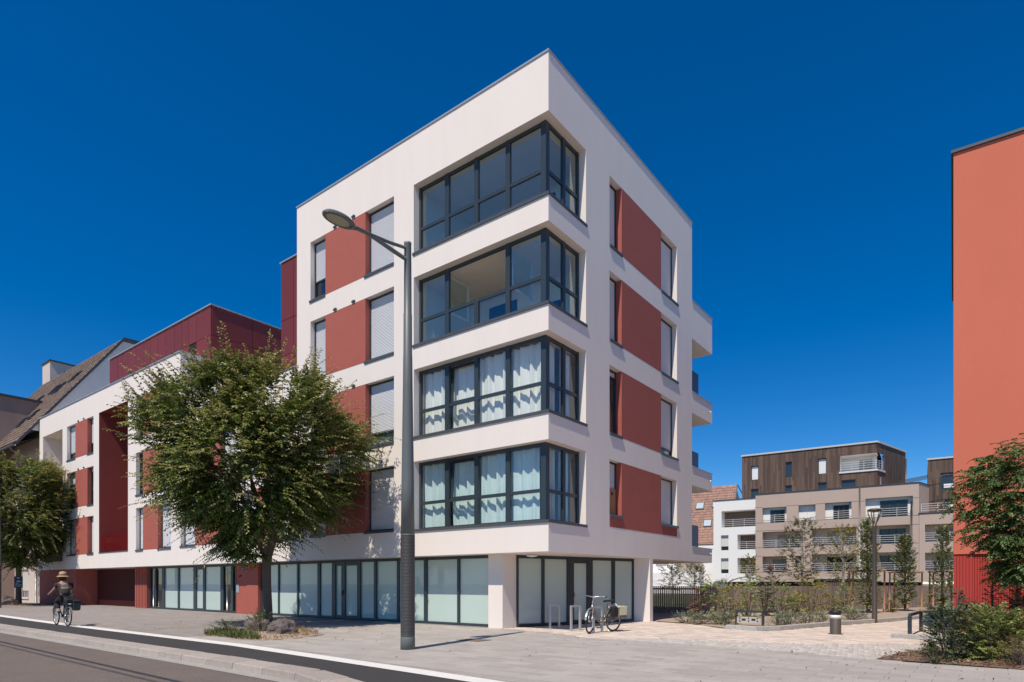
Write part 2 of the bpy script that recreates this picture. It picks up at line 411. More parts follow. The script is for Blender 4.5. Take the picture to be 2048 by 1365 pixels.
# ------------------------------------------------------------------ the corner apartment building
ZS = [3.25, 6.33, 9.42, 12.53]; ZL = [5.52, 8.63, 11.74, 14.87]
bld = thing("apartment_building", "white stuccoed corner apartment building with red window panels and glazed corner loggias", "building", M.loc, M.rz)
TOP, SOF = 16.55, 2.33
walls = MB(); inner = MB()
grp = {  # window groups on the street front: left edge, panel left, panel right, right edge (measured along the front from the corner)
    'tower': (11.336, 10.367, 7.997, 6.475)}
opsT = [(6.475, 11.336, ZS[k], ZL[k], .24) for k in range(4)] + [(0, 5.492, ZS[k] + (.0 if k else -.05), ZL[k], .34, 'r') for k in range(4)]
holes(walls, 0, 12.25, SOF, TOP, opsT, mpA, .24)
# middle section, two floors and a terrace parapet
opsM = []
for k in (0, 1): opsM += [(17.0, 22.25, ZS[k], ZL[k], .24), (12.75, 16.3, ZS[k], ZL[k], .24)]
holes(walls, 12.25, 22.255, SOF, 10.17, opsM, mpA, .24)
# wing
WZL = [5.56, 8.60, 11.66]; WZS = [3.22, 6.25, 9.42]
opsW = [(28.54, 32.72, 3.22, 11.69, .1, '')]
for k in range(3):
    opsW += [(33.577, 38.088, WZS[k], WZL[k], .24), (23.289, 27.484, WZS[k], WZL[k], .24), (38.92, 42.77, WZS[k] - .35, WZL[k], 2.0)]
holes(walls, 22.255, 43.5, SOF, 13.03, opsW, mpA, .24)
# corner building's right-hand front
opsB = [(0, 2.07, ZS[k] + (.0 if k else -.05), ZL[k], .34, 'r') for k in range(4)]
for k in range(4): opsB.append((3.574, 9.144, 3.67 if k == 0 else ZS[k] + .04, ZL[k], .26))
holes(walls, 0, 10.72, SOF, TOP, opsB, mpB, .26)
w_ = walls
w_.quad(L(12.25, 0, 10.17), L(12.25, 10.7, 10.17), L(12.25, 10.7, TOP), L(12.25, 0, TOP))
w_.quad(L(0, 10.72, SOF), L(12.25, 10.72, SOF), L(12.25, 10.72, TOP), L(0, 10.72, TOP))
w_.quad(L(0.2, .2, TOP - .25), L(12.0, .2, TOP - .25), L(12.0, 10.6, TOP - .25), L(.2, 10.6, TOP - .25))
w_.quad(L(22.255, 0, 9.2), L(22.255, 5.2, 9.2), L(22.255, 5.2, 13.03), L(22.255, 0, 13.03))
w_.quad(L(43.5, 0, 0), L(43.5, 12, 0), L(43.5, 12, 13.03), L(43.5, 0, 13.03))
w_.quad(L(12.2, 5.2, 2), L(22.3, 5.2, 2), L(22.3, 5.2, 13.0), L(12.2, 5.2, 13.0))
w_.quad(L(12.2, .25, 9.2), L(22.3, .25, 9.2), L(22.3, 5.2, 9.2), L(12.2, 5.2, 9.2))
w_.quad(L(12.2, .25, 9.2), L(12.2, .25, 10.17), L(22.3, .25, 10.17), L(22.3, .25, 9.2))
w_.quad(L(22.3, .3, 12.8), L(43.5, .3, 12.8), L(43.5, 12, 12.8), L(22.3, 12, 12.8))
w_.quad(L(12.25, 12, 0), L(43.5, 12, 0), L(43.5, 12, 13), L(12.25, 12, 13))
# underside of the upper floors
w_.quad(L(0, 0, SOF), L(12.25, 0, SOF), L(12.25, 10.72, SOF), L(0, 10.72, SOF))
w_.quad(L(12.25, 0, SOF), L(43.5, 0, SOF), L(43.5, 12, SOF), L(12.25, 12, SOF))
# corner pillar, end wall of the ground floor
w_.prism([(-2.14, .6), (-2.14, 1.34), (-2.72, 1.34), (-2.72, .6)], -.05, SOF)
w_.prism([(0, 6.65), (0, 6.9), (-.95, 6.9), (-.58, 6.47)], -.05, SOF)
w_.prism([(-3.6, 12.5), (-3.6, 12.8), (-3.9, 12.8), (-3.9, 12.5)], -.05, SOF)
w_.quad(L(1.05, 6.9, -.05), L(12, 6.9, -.05), L(12, 6.9, SOF), L(1.05, 6.9, SOF))
wall = walls.build("wall", STUCCO, bld)

# balconies behind the right-hand corner
for k, (z0, z1) in enumerate([(2.335, 2.93), (5.55, 6.31), (8.6, 9.46), (11.72, 13.29)]):
    mb = MB(); mb.box(0, -3.2, 10.723, 13.1, z0 + (.05 if k == 0 else 0), z1)
    if k == 0: mb.box(0, -3.2, 10.723, 13.1, z0, z0 + .049)
    bal = mb.build("balcony", STUCCO, bld)
    mb = MB(); mb.box(.03, -3.2, 10.72, 13.13, z1 + .002, z1 + .04); mb.build("coping", COPING, bal)
    if k < 3:
        mb = MB(); mb.box(-.04, -.08, 10.75, 11.55, z1 + .042, z1 + .95 - .25 * (k == 1)); mb.build("screen_panel", mat("dark_violet_panel", (.045, .035, .06), .4), bal)
        mb = MB(); mb.tube([(.0, 12.6, z0 + .42), (.12, 12.6, z0 + .42), (.14, 12.6, z0 + .3)], .012); mb.build("spout", STEEL, bal)
mb = MB(); pts = [L(.5, 11.2 + .5 * (1 - (t - .5) ** 2 * 4) * -.35 + .3, 9.5 + t * 2.2) for t in [i / 8 for i in range(9)]]
for p, q in zip(pts, pts[1:]): mb.quad((p[0], 10.76, p[2]), p, q, (q[0], 10.76, q[2]))
mb.build("wind_screen", glass("blue_screen_glass", (.45, .62, .8), .6), bld)
# copings
mb = MB()
mb.box(.025, -12.28, -.03, .16, TOP + .002, TOP + .055); mb.box(.025, -.16, .161, 10.75, TOP + .002, TOP + .055); mb.box(-12.09, -12.28, .161, 10.75, TOP + .002, TOP + .055)
mb.build("roof_coping", COPING, bld)
mb = MB(); mb.box(-22.22, -43.55, -.05, .18, 13.032, 13.085); mb.box(-22.22, -22.42, .181, 5.2, 13.032, 13.085)
mb.build("roof_coping", COPING, bld)
mb = MB(); mb.box(-12.26, -22.22, -.04, .27, 10.172, 10.21); mb.build("terrace_coping", COPING, bld)
# soffit edge trim along the street front
mb = MB(); mb.box(-12.0, -36.0, .004, .05, SOF - .035, SOF - .003); mb.build("soffit_trim", ANTH2, bld)

def slats(mb, mp, u0, u1, w, z0, z1, pitch=.052):
    n = max(1, int((z1 - z0) / pitch)); pr = []
    for i in range(n):
        t = z1 - i * pitch
        pr += [(w, t), (w - .004, t - .004), (w - .013, t - .014), (w - .013, t - .036), (w - .002, t - .048)]
    pr.append((w, z0)); vs = []
    for ww, z in pr: vs += [mp(u0, ww, z), mp(u1, ww, z)]
    mb.add(vs, [(2 * i, 2 * i + 1, 2 * i + 3, 2 * i + 2) for i in range(len(pr) - 1)])

def curtain(mp, u0, u1, w, z0, z1, m, parent, amp=.045, waves=7.0, seed=0, flare=0.0):
    r = random.Random(seed); n = int((u1 - u0) * 34) + 4; mb = MB(); mb.smooth = True; ph = [r.uniform(0, 6.3) for _ in range(4)]
    rows = [0, .25, .5, .75, 1.0]; vs = []
    for t in rows:
        for i in range(n + 1):
            x = u0 + (u1 - u0) * i / n
            s = amp * (.75 + .25 * math.sin(ph[3] + t * 3)) * (math.sin(x * waves * 2.2 + ph[0] + .5 * t) + .55 * math.sin(x * waves * 3.7 + ph[1]) + .3 * math.sin(x * waves * 1.1 + ph[2]))
            vs.append(mp(x + flare * t * (x - (u0 + u1) / 2), w + s, z1 + (z0 - z1) * t))
    fs = [(k * (n + 1) + i, k * (n + 1) + i + 1, (k + 1) * (n + 1) + i + 1, (k + 1) * (n + 1) + i) for k in range(len(rows) - 1) for i in range(n)]
    mb.add(vs, fs); return mb.build("curtain", m, parent)

def sill(mp, u0, u1, z, parent, ext=(.05, .0), depth=.24, proud=.04):
    mb = MB()
    fbox(mb, mp, u0 + .002, u1 - .002, -.002, depth - .005, z + .002, z + .03)
    fbox(mb, mp, u0 - ext[1], u1 + ext[0], -proud, -.0025, z - .055, z + .032)
    return mb.build("sill", ANTH2, parent)

def window(mp, u0, u1, z0, z1, w, shut=1.0, ext=(.05, .0), parent=None, cur=None, bars=0):
    mb = MB(); zb = z0 + .03
    for q in ((u0, u0 + .05, zb, z1), (u1 - .05, u1, zb, z1), (u0 + .05, u1 - .05, z1 - .05, z1), (u0 + .05, u1 - .05, zb, zb + .07)):
        fbox(mb, mp, q[0] + .001, q[1] - .001, w - .05, w + .03, q[2] + .001, q[3] - .001)
    zs = z1 - .05 - (z1 - z0 - .12) * shut
    if shut < .98: fbox(mb, mp, u0 + .05, u1 - .05, w - .035, w + .028, zs - .06, zs)
    for k in range(bars): fbox(mb, mp, (u0 + u1) / 2 - .04, (u0 + u1) / 2 + .04, w - .04, w + .025, zb + .07, zs - .06)
    win = mb.build("window", ANTH, parent)
    if shut > .02:
        s = MB(); slats(s, mp, u0 + .05, u1 - .05, w, zs, z1 - .05); s.build("shutter", SHUT, win)
    if shut < .98:
        p = MB(); p.quad(mp(u0 + .05, w + .01, zb + .07), mp(u1 - .05, w + .01, zb + .07), mp(u1 - .05, w + .01, zs - .06), mp(u0 + .05, w + .01, zs - .06)); p.build("pane", PANEB, win)
        c = MB(); fbox(c, mp, u0 - .3, u1 + .3, w + 1.2, w + 1.25, z0 - .2, z1 + .2); c.build("room_wall", STUCCO_IN, win)
        if cur: curtain(mp, u0 + .25, u1 - .05, w + .12, zb, z1, cur, win, .03, 8, int(u0 * 10))
    sill(mp, u0, u1, z0, win, ext, w - .05)
    return win
def panel(mp, u0, u1, z0, z1, w, parent, vents=True):
    mb = MB(); z0 += .003; z1 -= .003; a, b, c, d = u0, u1, -.004, w + .02
    P = lambda u, ww, z: mp(u, ww, z)
    mb.quad(P(a, c, z0), P(b, c, z0), P(b, c, z1), P(a, c, z1)); mb.quad(P(a, c, z0), P(a, d, z0), P(a, d, z1), P(a, c, z1)); mb.quad(P(b, c, z0), P(b, d, z0), P(b, d, z1), P(b, c, z1))
    o = mb.build("red_panel", RED, parent)
    if vents:
        for t in (.28, .74):
            mb = MB(); u = u0 + (u1 - u0) * t; fbox(mb, mp, u - .09, u + .09, -.05, -.001, z1 + .03, z1 + .09); fbox(mb, mp, u - .02, u + .02, -.045, -.001, z1 + .091, z1 + .12); mb.build("vent", ANTH2, o)
    return o
for k in range(4):
    z0, z1 = ZS[k], ZL[k]
    window(mpA, 10.367, 11.336, z0, z1, .24, .66 if k == 3 else 1.0, parent=bld)
    panel(mpA, 7.997, 10.367, z0, z1, .24, bld)
    window(mpA, 6.475, 7.997, z0, z1, .24, .80 if k == 1 else 1.0, ext=(.06, .0), parent=bld, cur=CURTB)
    zb = 3.67 if k == 0 else z0 + .04
    window(mpB, 3.574, 4.42, zb, z1, .26, (.55, .08, 1.0, 1.0)[k], ext=(.04, .0), parent=bld)
    panel(mpB, 4.42, 7.62, zb, z1, .26, bld, False)
    window(mpB, 7.62, 9.144, zb, z1, .26, (1.0, .86, .95, 1.0)[k], ext=(.1, .0), parent=bld)
mb = MB(); mb.quad(L(-.004, 3.574, 3.28), L(-.004, 9.144, 3.28), L(-.004, 9.144, 3.673), L(-.004, 3.574, 3.673)); mb.build("red_panel", RED, bld)
# a wooden nesting-box board in the low side window
mb = MB(); mb.box(-.2, -.23, 3.68, 4.36, 3.71, 4.62); mb.build("wooden_board", mat("ochre_board", (.42, .22, .10), .7), bld)
mb = MB(); mb.tube([L(.198, 4.1, 4.45), L(.19, 4.1, 4.45)], .06, 12); mb.build("board_hole", BLACK, bld)
for k in (0, 1):
    window(mpA, 20.754, 22.25, ZS[k], ZL[k], .24, 1.0 - .5 * k, parent=bld); panel(mpA, 18.362, 20.754, ZS[k], ZL[k], .24, bld); window(mpA, 17.0, 18.362, ZS[k], ZL[k], .24, .9, parent=bld)
    window(mpA, 15.3, 16.3, ZS[k], ZL[k], .24, 1.0, parent=bld); panel(mpA, 13.9, 15.3, ZS[k], ZL[k], .24, bld); window(mpA, 12.75, 13.9, ZS[k], ZL[k], .24, 1.0, parent=bld)
for k in range(3):
    z0, z1 = WZS[k], WZL[k]
    window(mpA, 36.572, 38.088, z0, z1, .24, (1.0, .3, .8)[k], parent=bld); panel(mpA, 34.545, 36.572, z0, z1, .24, bld); window(mpA, 33.577, 34.545, z0, z1, .24, (1.0, .1, .7)[k], parent=bld)
    window(mpA, 26.592, 27.484, z0, z1, .24, (1.0, 0, .1)[k], parent=bld); panel(mpA, 24.772, 26.592, z0, z1, .24, bld); window(mpA, 23.289, 24.772, z0, z1, .24, (1.0, .1, 1.0)[k], parent=bld)
    # open loggia at the far end
    mb = MB(); mb.quad(L(38.7, 2.0, z0 - .4), L(43.0, 2.0, z0 - .4), L(43.0, 2.0, z1 + .1), L(38.7, 2.0, z1 + .1)); mb.build("loggia_back", mat("taupe_render", (.33, .29, .25), .9), bld)
    mb = MB(); mb.box(-38.95, -42.4, 1.2, 1.24, z0 - .33, z0 + .75); mb.build("balustrade", BURG, bld)
# tall entrance recess
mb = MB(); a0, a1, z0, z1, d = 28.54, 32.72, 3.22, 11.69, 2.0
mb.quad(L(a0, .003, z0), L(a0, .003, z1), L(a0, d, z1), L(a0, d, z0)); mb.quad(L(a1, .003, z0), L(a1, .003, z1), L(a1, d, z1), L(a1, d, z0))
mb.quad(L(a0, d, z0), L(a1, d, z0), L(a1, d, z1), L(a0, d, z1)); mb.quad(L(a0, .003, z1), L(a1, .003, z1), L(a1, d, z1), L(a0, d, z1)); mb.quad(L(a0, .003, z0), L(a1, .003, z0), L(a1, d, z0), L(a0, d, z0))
rec = mb.build("tall_recess", mat("recess_dark_red", (.27, .055, .046), .9, var=.3, vscale=1.5, col2=(.21, .043, .036)), bld)  # recess faces given a darker red than the panels
mb = MB(); mb.box(-a0 - .02, -a1 + .02, .12, .15, z0 + .1, z0 + 1.05); mb.build("glass_balustrade", mat("glossy_burgundy_glass", (.13, .008, .012), .12, spec=.8), rec)
mb = MB(); mb.box(-a0 + .0, -a1 - .0, -.03, .1, z0 + .002, z0 + .05); mb.build("sill", ANTH2, rec)

# glazed corner loggias
W0 = .25
for k in range(4):
    zf = ZS[k] + (.0 if k else -.05); zc = ZL[k]
    room = MB()
    room.quad(L(0, 0, zc), L(5.492, 0, zc), L(5.492, 2.07, zc), L(0, 2.07, zc)); room.quad(L(.26, 2.07, zc), L(5.492, 2.07, zc), L(5.492, 2.9, zc), L(.26, 2.9, zc))
    room.build("loggia_ceiling", STUCCO, bld)
    room = MB()
    room.quad(L(0, 0, zf), L(5.492, 0, zf), L(5.492, 2.07, zf), L(0, 2.07, zf)); room.quad(L(.26, 2.07, zf), L(5.492, 2.07, zf), L(5.492, 2.9, zf), L(.26, 2.9, zf))
    room.build("loggia_floor", FLOORIN, bld)
    room = MB(); zz = zf - .0
    room.quad(L(5.49, .34, zz), L(5.49, 2.9, zz), L(5.49, 2.9, zc), L(5.49, .34, zc))
    room.quad(L(.26, 2.9, zz), L(3.3, 2.9, zz), L(3.3, 2.9, zc), L(.26, 2.9, zc)); room.quad(L(4.6, 2.9, zz), L(5.49, 2.9, zz), L(5.49, 2.9, zc), L(4.6, 2.9, zc))
    room.quad(L(3.3, 2.9, zf + 2.05), L(4.6, 2.9, zf + 2.05), L(4.6, 2.9, zc), L(3.3, 2.9, zc))
    room.quad(L(.262, 2.071, zz), L(.262, 2.9, zz), L(.262, 2.9, zc), L(.262, 2.071, zc))
    iw = room.build("loggia_wall", STUCCO_IN, bld)
    mb = MB(); mb.box(-3.3, -4.6, 2.93, 2.97, zf, zf + 2.05); mb.build("inner_door", mat("dark_inner_glass", (.03, .035, .04), .1), iw)
    # frame
    fr = MB(); posts = [(5.40, 5.488), (4.11, 4.29), (2.85, 3.01), (1.585, 1.75), (.262, .44)]
    tz = zf + .93; zb = zf + .03
    for i, (p0, p1) in enumerate(posts):
        fbox(fr, mpA, p0, p1, W0, W0 + (.09 if i < 4 else .19), zb, zc - .002 if not (k == 2 and i == 2) else zf + .93)
    cols = [(posts[i + 1][1], posts[i][0]) for i in range(4)]
    openw = (k == 2)
    if openw: fbox(fr, mpA, 2.85, 3.01, W0 + .01, W0 + .08, zc - .10, zc - .003)
    for (c0, c1) in cols:
        fbox(fr, mpA, c0, c1, W0 + .01, W0 + .08, zc - .10, zc - .003); fbox(fr, mpA, c0, c1, W0 + .01, W0 + .08, tz - .05, tz + .05); fbox(fr, mpA, c0, c1, W0 + .01, W0 + .08, zb + .001, zb + .07)
    pb = [(.44, .46), (1.145, 1.29), (1.99, 2.066)]
    for p0, p1 in pb[1:]: fbox(fr, mpB, p0, p1, W0, W0 + .09, zb, zc - .002)
    bcols = [(.442, 1.145), (1.29, 1.99)]
    for (c0, c1) in bcols:
        fbox(fr, mpB, c0, c1, W0 + .01, W0 + .08, zc - .10, zc - .003); fbox(fr, mpB, c0, c1, W0 + .01, W0 + .08, tz - .05, tz + .05); fbox(fr, mpB, c0, c1, W0 + .01, W0 + .08, zb + .001, zb + .07)
    lg = fr.build("loggia_glazing", ANTH, bld)
    def pane(mp, c0, c1, z0, z1, m, tilt=0.0):
        mb = MB(); w = W0 + .045
        mb.quad(mp(c0, w, z0), mp(c1, w, z0), mp(c1, w + tilt, z1), mp(c0, w + tilt, z1)); return mb.build("pane", m, lg)
    for i, (c0, c1) in enumerate(cols):
        pane(mpA, c0, c1, zb + .07, tz - .05, PANEB if k >= 2 else PANE)
        if openw and i in (1, 2):
            continue
        if k < 2 and i == 1:       # tilted sash
            sh = MB()
            M_ = lambda u, w, z: mpA(u, w + (z - tz - .05) / (zc - .1 - tz - .05) * .09, z)
            for q in ((c0 + .005, c0 + .065, tz + .055, zc - .105), (c1 - .065, c1 - .005, tz + .055, zc - .105), (c0 + .065, c1 - .065, tz + .055, tz + .115), (c0 + .065, c1 - .065, zc - .165, zc - .105)):
                ps = [M_(u, w, z) for z in q[2:] for w in (W0 + .085, W0 + .13) for u in q[:2]]
                sh.add(ps, [(0, 2, 3, 1), (4, 5, 7, 6), (0, 1, 5, 4), (2, 6, 7, 3), (0, 4, 6, 2), (1, 3, 7, 5)])
            sh.build("tilted_sash", ANTH, lg)
            mb = MB(); mb.quad(M_(c0 + .065, W0 + .1, tz + .115), M_(c1 - .065, W0 + .1, tz + .115), M_(c1 - .065, W0 + .1, zc - .165), M_(c0 + .065, W0 + .1, zc - .165)); mb.build("pane", PANE, lg)
        else:
            pane(mpA, c0, c1, tz + .05, zc - .1, PANEB if k >= 2 else PANE)
    for c0, c1 in bcols:
        pane(mpB, c0, c1, zb + .07, tz - .05, PANEB if k >= 2 else PANE); pane(mpB, c0, c1, tz + .05, zc - .1, PANEB if k >= 2 else PANE)
    if openw:                      # two sashes swung into the room
        for (hx, sg) in ((4.36, 1), (1.66, 1)):
            sh = MB(); hw = 1.08
            for z0_, z1_ in ((tz + .06, tz + .12), (zc - .17, zc - .11)): sh.box(-hx + .02, -hx + .07, W0 + .12, W0 + .12 + hw, z0_, z1_)
            for y in (W0 + .12, W0 + .12 + hw - .06): sh.box(-hx + .022, -hx + .068, y, y + .06, tz + .12, zc - .17)
            so = sh.build("open_sash", mat("white_window_frame", (.7, .71, .72), .4), lg)
            mb = MB(); mb.quad((-hx + .045, W0 + .18, tz + .12), (-hx + .045, W0 + .06 + hw, tz + .12), (-hx + .045, W0 + .06 + hw, zc - .17), (-hx + .045, W0 + .18, zc - .17)); mb.build("sash_pane", PANEB, so)
    # dark sill wrapping the corner
    s_ = MB(); s_.prism([(.03, -.04), (.03, 2.12), (-.24, 2.12), (-.24, .24), (-5.53, .24), (-5.53, -.04)], zf + .002, zf + .032)
    s_.prism([(.03, -.04), (.03, 2.12), (.003, 2.12), (.003, -.003), (-5.53, -.003), (-5.53, -.04)], zf - .05, zf + .0015)
    s_.build("sill", ANTH2, lg)
    if k < 2:
        cm = CURT if k == 1 else CURTB
        for i, (c0, c1) in enumerate(cols):
            curtain(mpA, c0 - .06 + (.25 if (i == 3 and k == 0) else 0), c1 + .06, .56 if i == 1 else .47, zf + .05, zc - .08, cm, lg, .05, 8.5, 7 * i + k, 0)
        for i, (c0, c1) in enumerate(bcols):
            curtain(mpB, c0, c1 - .1, .50, zf + .05, zc - .08, cm, lg, .04, 8.5, 3 * i + k + 50, 0)
# furniture glimpsed behind the upper loggias
for k, items in ((3, [(.75, 1.0, 'armchair'), (1.2, 1.75, 'lounge')]), (2, [(.9, 1.5, 'chair')])):
    for a, b, nm in items:
        mb = MB(); z = ZS[k] + .02
        mb.box(-a, -a - .55, b, b + .5, z + .35, z + .45); mb.box(-a, -a - .55, b + .42, b + .5, z + .45, z + .98)
        for x in (a + .03, a + .5):
            for y in (b + .02, b + .45): mb.box(-x, -x - .03, y, y + .03, z, z + .35)
        c = mb.build("chair", mat("dark_cushion", (.03, .03, .05), .8)); c.location = M.loc; c.rotation_euler = (0, 0, M.rz)
        tag(c, {"armchair": "dark chair behind the top corner loggia glazing, beside the corner post", "lounge": "dark chair behind the top corner loggia glazing, by the inner wall", "chair": "dark chair behind the loggia glazing one floor below the top"}[nm], "chair")

# burgundy clad top storeys
pent = MB(); pent.box(-23.6, -37.3, 2.25, 11.5, 12.81, 16.5); pcore = pent.build("clad_storey", mat("dark_joint", (.012, .006, .007), .8), bld)
def clad(mp, us, zs, parent, skip=()):
    for i in range(len(us) - 1):
        for j in range(len(zs) - 1):
            if (i, j) in skip: continue
            mb = MB(); fbox(mb, mp, us[i] + .012, us[i + 1] - .012, -.035, -.002, zs[j] + .012, zs[j + 1] - .012); mb.build("cladding_panel", BURG, parent)
us = [M.front(x, 700, 2.25)[0] for x in (221, 236, 247, 257, 273, 289, 302, 317, 333, 350, 365, 379, 394, 424)][::-1]
us = [23.6] + us[1:-1] + [37.3]
clad(lambda u, w, z: L(u, 2.25 + w, z), us, [12.81, 14.9, 16.5], pcore, skip=((1, 0),))
mb = MB(); mb.box(-us[1] - .0, -us[2], 2.3, 2.35, 12.9, 14.9); mb.build("window_pane", PANEB, pcore)
clad(lambda u, w, z: L(23.6 + w, u, z), [2.25, 4.6, 6.9, 9.2, 11.5], [12.81, 14.9, 16.5], pcore)
mb = MB(); mb.box(-23.5, -37.4, 2.15, 11.6, 16.502, 16.56); mb.build("roof_coping", COPING, pcore)
p2 = MB(); p2.box(-12.3, -16.5, 2.0, 5.19, 9.21, 16.42); p2 = p2.build("clad_storey", MATS["dark_joint"], bld)
clad(lambda u, w, z: L(u, 2.0 + w, z), [12.3, 15.5, 16.5], [9.21, 10.4, 12.05, 13.7, 16.42], p2)
mb = MB(); mb.box(-12.3, -16.56, 1.92, 5.2, 16.422, 16.48); mb.build("roof_coping", COPING, p2)

# ground floor, street front
GB = .8
def shop(mp, name, edges, m_frame, parent, z0=.02, z1=SOF - .003, kinds=None, w=GB):
    """edges: list of (left, right, kind) panes measured along the wall; the rest is frame"""
    fr = MB(); es = sorted(edges); lo, hi = es[0][0] - .06, es[-1][1] + .06; cur = lo
    for e in es:
        fbox(fr, mp, cur, e[0], w - .06, w + .04, z0, z1); cur = e[1]
        top = z1 - (.10 if e[2] != 'door' else .22); bot = z0 + (.08 if e[2] != 'door' else .13)
        fbox(fr, mp, e[0], e[1], w - .05, w + .03, z0 + .001, bot); fbox(fr, mp, e[0], e[1], w - .05, w + .03, top, z1 - .001)
    fbox(fr, mp, cur, hi, w - .06, w + .04, z0, z1)
    f = fr.build(name, m_frame, parent)
    for e in es:
        top = z1 - (.10 if e[2] != 'door' else .22); bot = z0 + (.08 if e[2] != 'door' else .13)
        mb = MB(); mb.quad(mp(e[0], w, bot), mp(e[1], w, bot), mp(e[1], w, top), mp(e[0], w, top))
        mb.build("pane", DARKPANE if e[2] == 'dark' else FROST, f)
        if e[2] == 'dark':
            mb = MB(); fbox(mb, mp, e[0] - .02, e[1] + .02, w + 1.6, w + 1.65, 0, z1); mb.build("hall_dark_plane", mat("painted_hall_dimness", (.06, .05, .045), .8), f)  # plane behind the dark panes; the hall's dimness is put into its colour
    return f
ga = lambda x: M.front(x, 1200, GB)[0]
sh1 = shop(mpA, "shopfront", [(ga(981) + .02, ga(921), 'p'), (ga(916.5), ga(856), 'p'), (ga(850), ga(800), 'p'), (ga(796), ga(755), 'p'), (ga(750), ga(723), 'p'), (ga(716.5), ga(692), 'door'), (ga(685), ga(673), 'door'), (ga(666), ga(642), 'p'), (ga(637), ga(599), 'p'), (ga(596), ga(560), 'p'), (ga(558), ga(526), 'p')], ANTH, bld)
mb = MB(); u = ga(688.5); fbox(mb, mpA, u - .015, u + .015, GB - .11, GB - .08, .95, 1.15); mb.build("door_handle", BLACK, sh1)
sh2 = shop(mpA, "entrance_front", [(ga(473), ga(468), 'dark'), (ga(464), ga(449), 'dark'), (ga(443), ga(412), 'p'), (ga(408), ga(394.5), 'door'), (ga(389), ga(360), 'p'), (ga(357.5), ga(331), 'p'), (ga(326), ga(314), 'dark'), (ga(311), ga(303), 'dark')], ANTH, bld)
for x in (459.5, 311.8):
    mb = MB(); u = ga(x); mb.tube([L(u, GB - .13, .12), L(u, GB - .13, 2.15)], .022, 10)
    for z in (.3, 1.95): mb.tube([L(u, GB - .13, z), L(u, GB - .05, z)], .012, 6)
    mb.build("pull_handle", STEEL, sh2)
# red pillar with plaque, intercom and letter slot
mb = MB(); mb.box(-ga(524) + .0, -ga(501.5), .60, 1.2, -.03, SOF - .004); rp = mb.build("red_pillar", RED, bld)
mb = MB(); mb.box(-ga(501.2), -ga(479.5), .63, 1.2, -.03, SOF - .004); mb.build("red_pillar", RED, bld)
mb = MB(); u = ga(493) - .0; mb.box(-u - .12, -u + .12, .61, .628, 1.98, 2.22); pq = mb.build("number_plaque", mat("blue_enamel", (.02, .05, .16), .3), bld)
tc = bpy.data.curves.new("digit", 'FONT'); tc.body = "4"; tc.size = .2; tc.align_x = 'CENTER'; tc.align_y = 'CENTER'; tc.extrude = .001
tm = bpy.data.objects.new("tmp", tc); COL.objects.link(tm); dg = bpy.context.evaluated_depsgraph_get()
def text_mesh(body, size, m, name):
    c = bpy.data.curves.new("t", 'FONT'); c.body = body; c.size = size; c.align_x = 'CENTER'; c.align_y = 'CENTER'; c.extrude = .001
    t = bpy.data.objects.new("t", c); COL.objects.link(t); d = bpy.context.evaluated_depsgraph_get()
    me = bpy.data.meshes.new_from_object(t.evaluated_get(d)); me.name = name; me.materials.clear(); me.materials.append(m)
    bpy.data.objects.remove(t); return me
bpy.data.objects.remove(tm)
WHITEP = mat("white_print", (.75, .75, .74), .6)
link("digit", text_mesh("4", .19, WHITEP, "digit"), pq, (-u, .607, 2.1), (math.pi / 2, 0, 0))
mb = MB(); mb.box(-ga(480), -ga(485.5), .61, .629, .98, 1.35); mb.build("intercom", ALU, bld)
mb = MB(); mb.tube([L(ga(489) , .629, 1.78), L(ga(489), .58, 1.76), L(ga(489), .56, 1.70)], .03, 8); mb.build("wall_lamp", BLACK, bld)
# left of the entrances: red return, garage gate, red wall
mb = MB(); mb.box(-ga(300), -29.2, .62, 1.4, -.03, SOF - .004); mb.build("red_pillar", RED, bld)
for i in range(7):
    a = 27.75 + i * .2; mb = MB(); mb.box(-a, -a - .04, .59, .6175, .05, SOF - .05); mb.build("red_batten", RED, bld)
mb = MB(); mb.box(-36.75, -43.48, .012, 1.6, -.03, SOF - .006); mb.box(-36.6, -36.745, .012, 1.7, -.03, SOF - .006); mb.build("red_wall", RED, bld)
mb = MB(); n = 52
for i in range(n):
    a = 29.25 + (36.55 - 29.25) * i / n; mb.box(-a, -a - .045, 1.2, 1.24, .05, SOF - .05)
mb.box(-29.21, -36.58, 1.245, 1.28, .04, .1); mb.box(-29.21, -36.58, 1.245, 1.28, SOF - .12, SOF - .06)
stuff(mb.build("gate_bars", mat("dark_red_gate", (.10, .018, .018), .5), bld))
mb = MB(); mb.box(-29.2, -36.6, 4.5, 4.55, 0, SOF); mb.build("garage_back", mat("dark_garage", (.02, .018, .017), .9), bld)
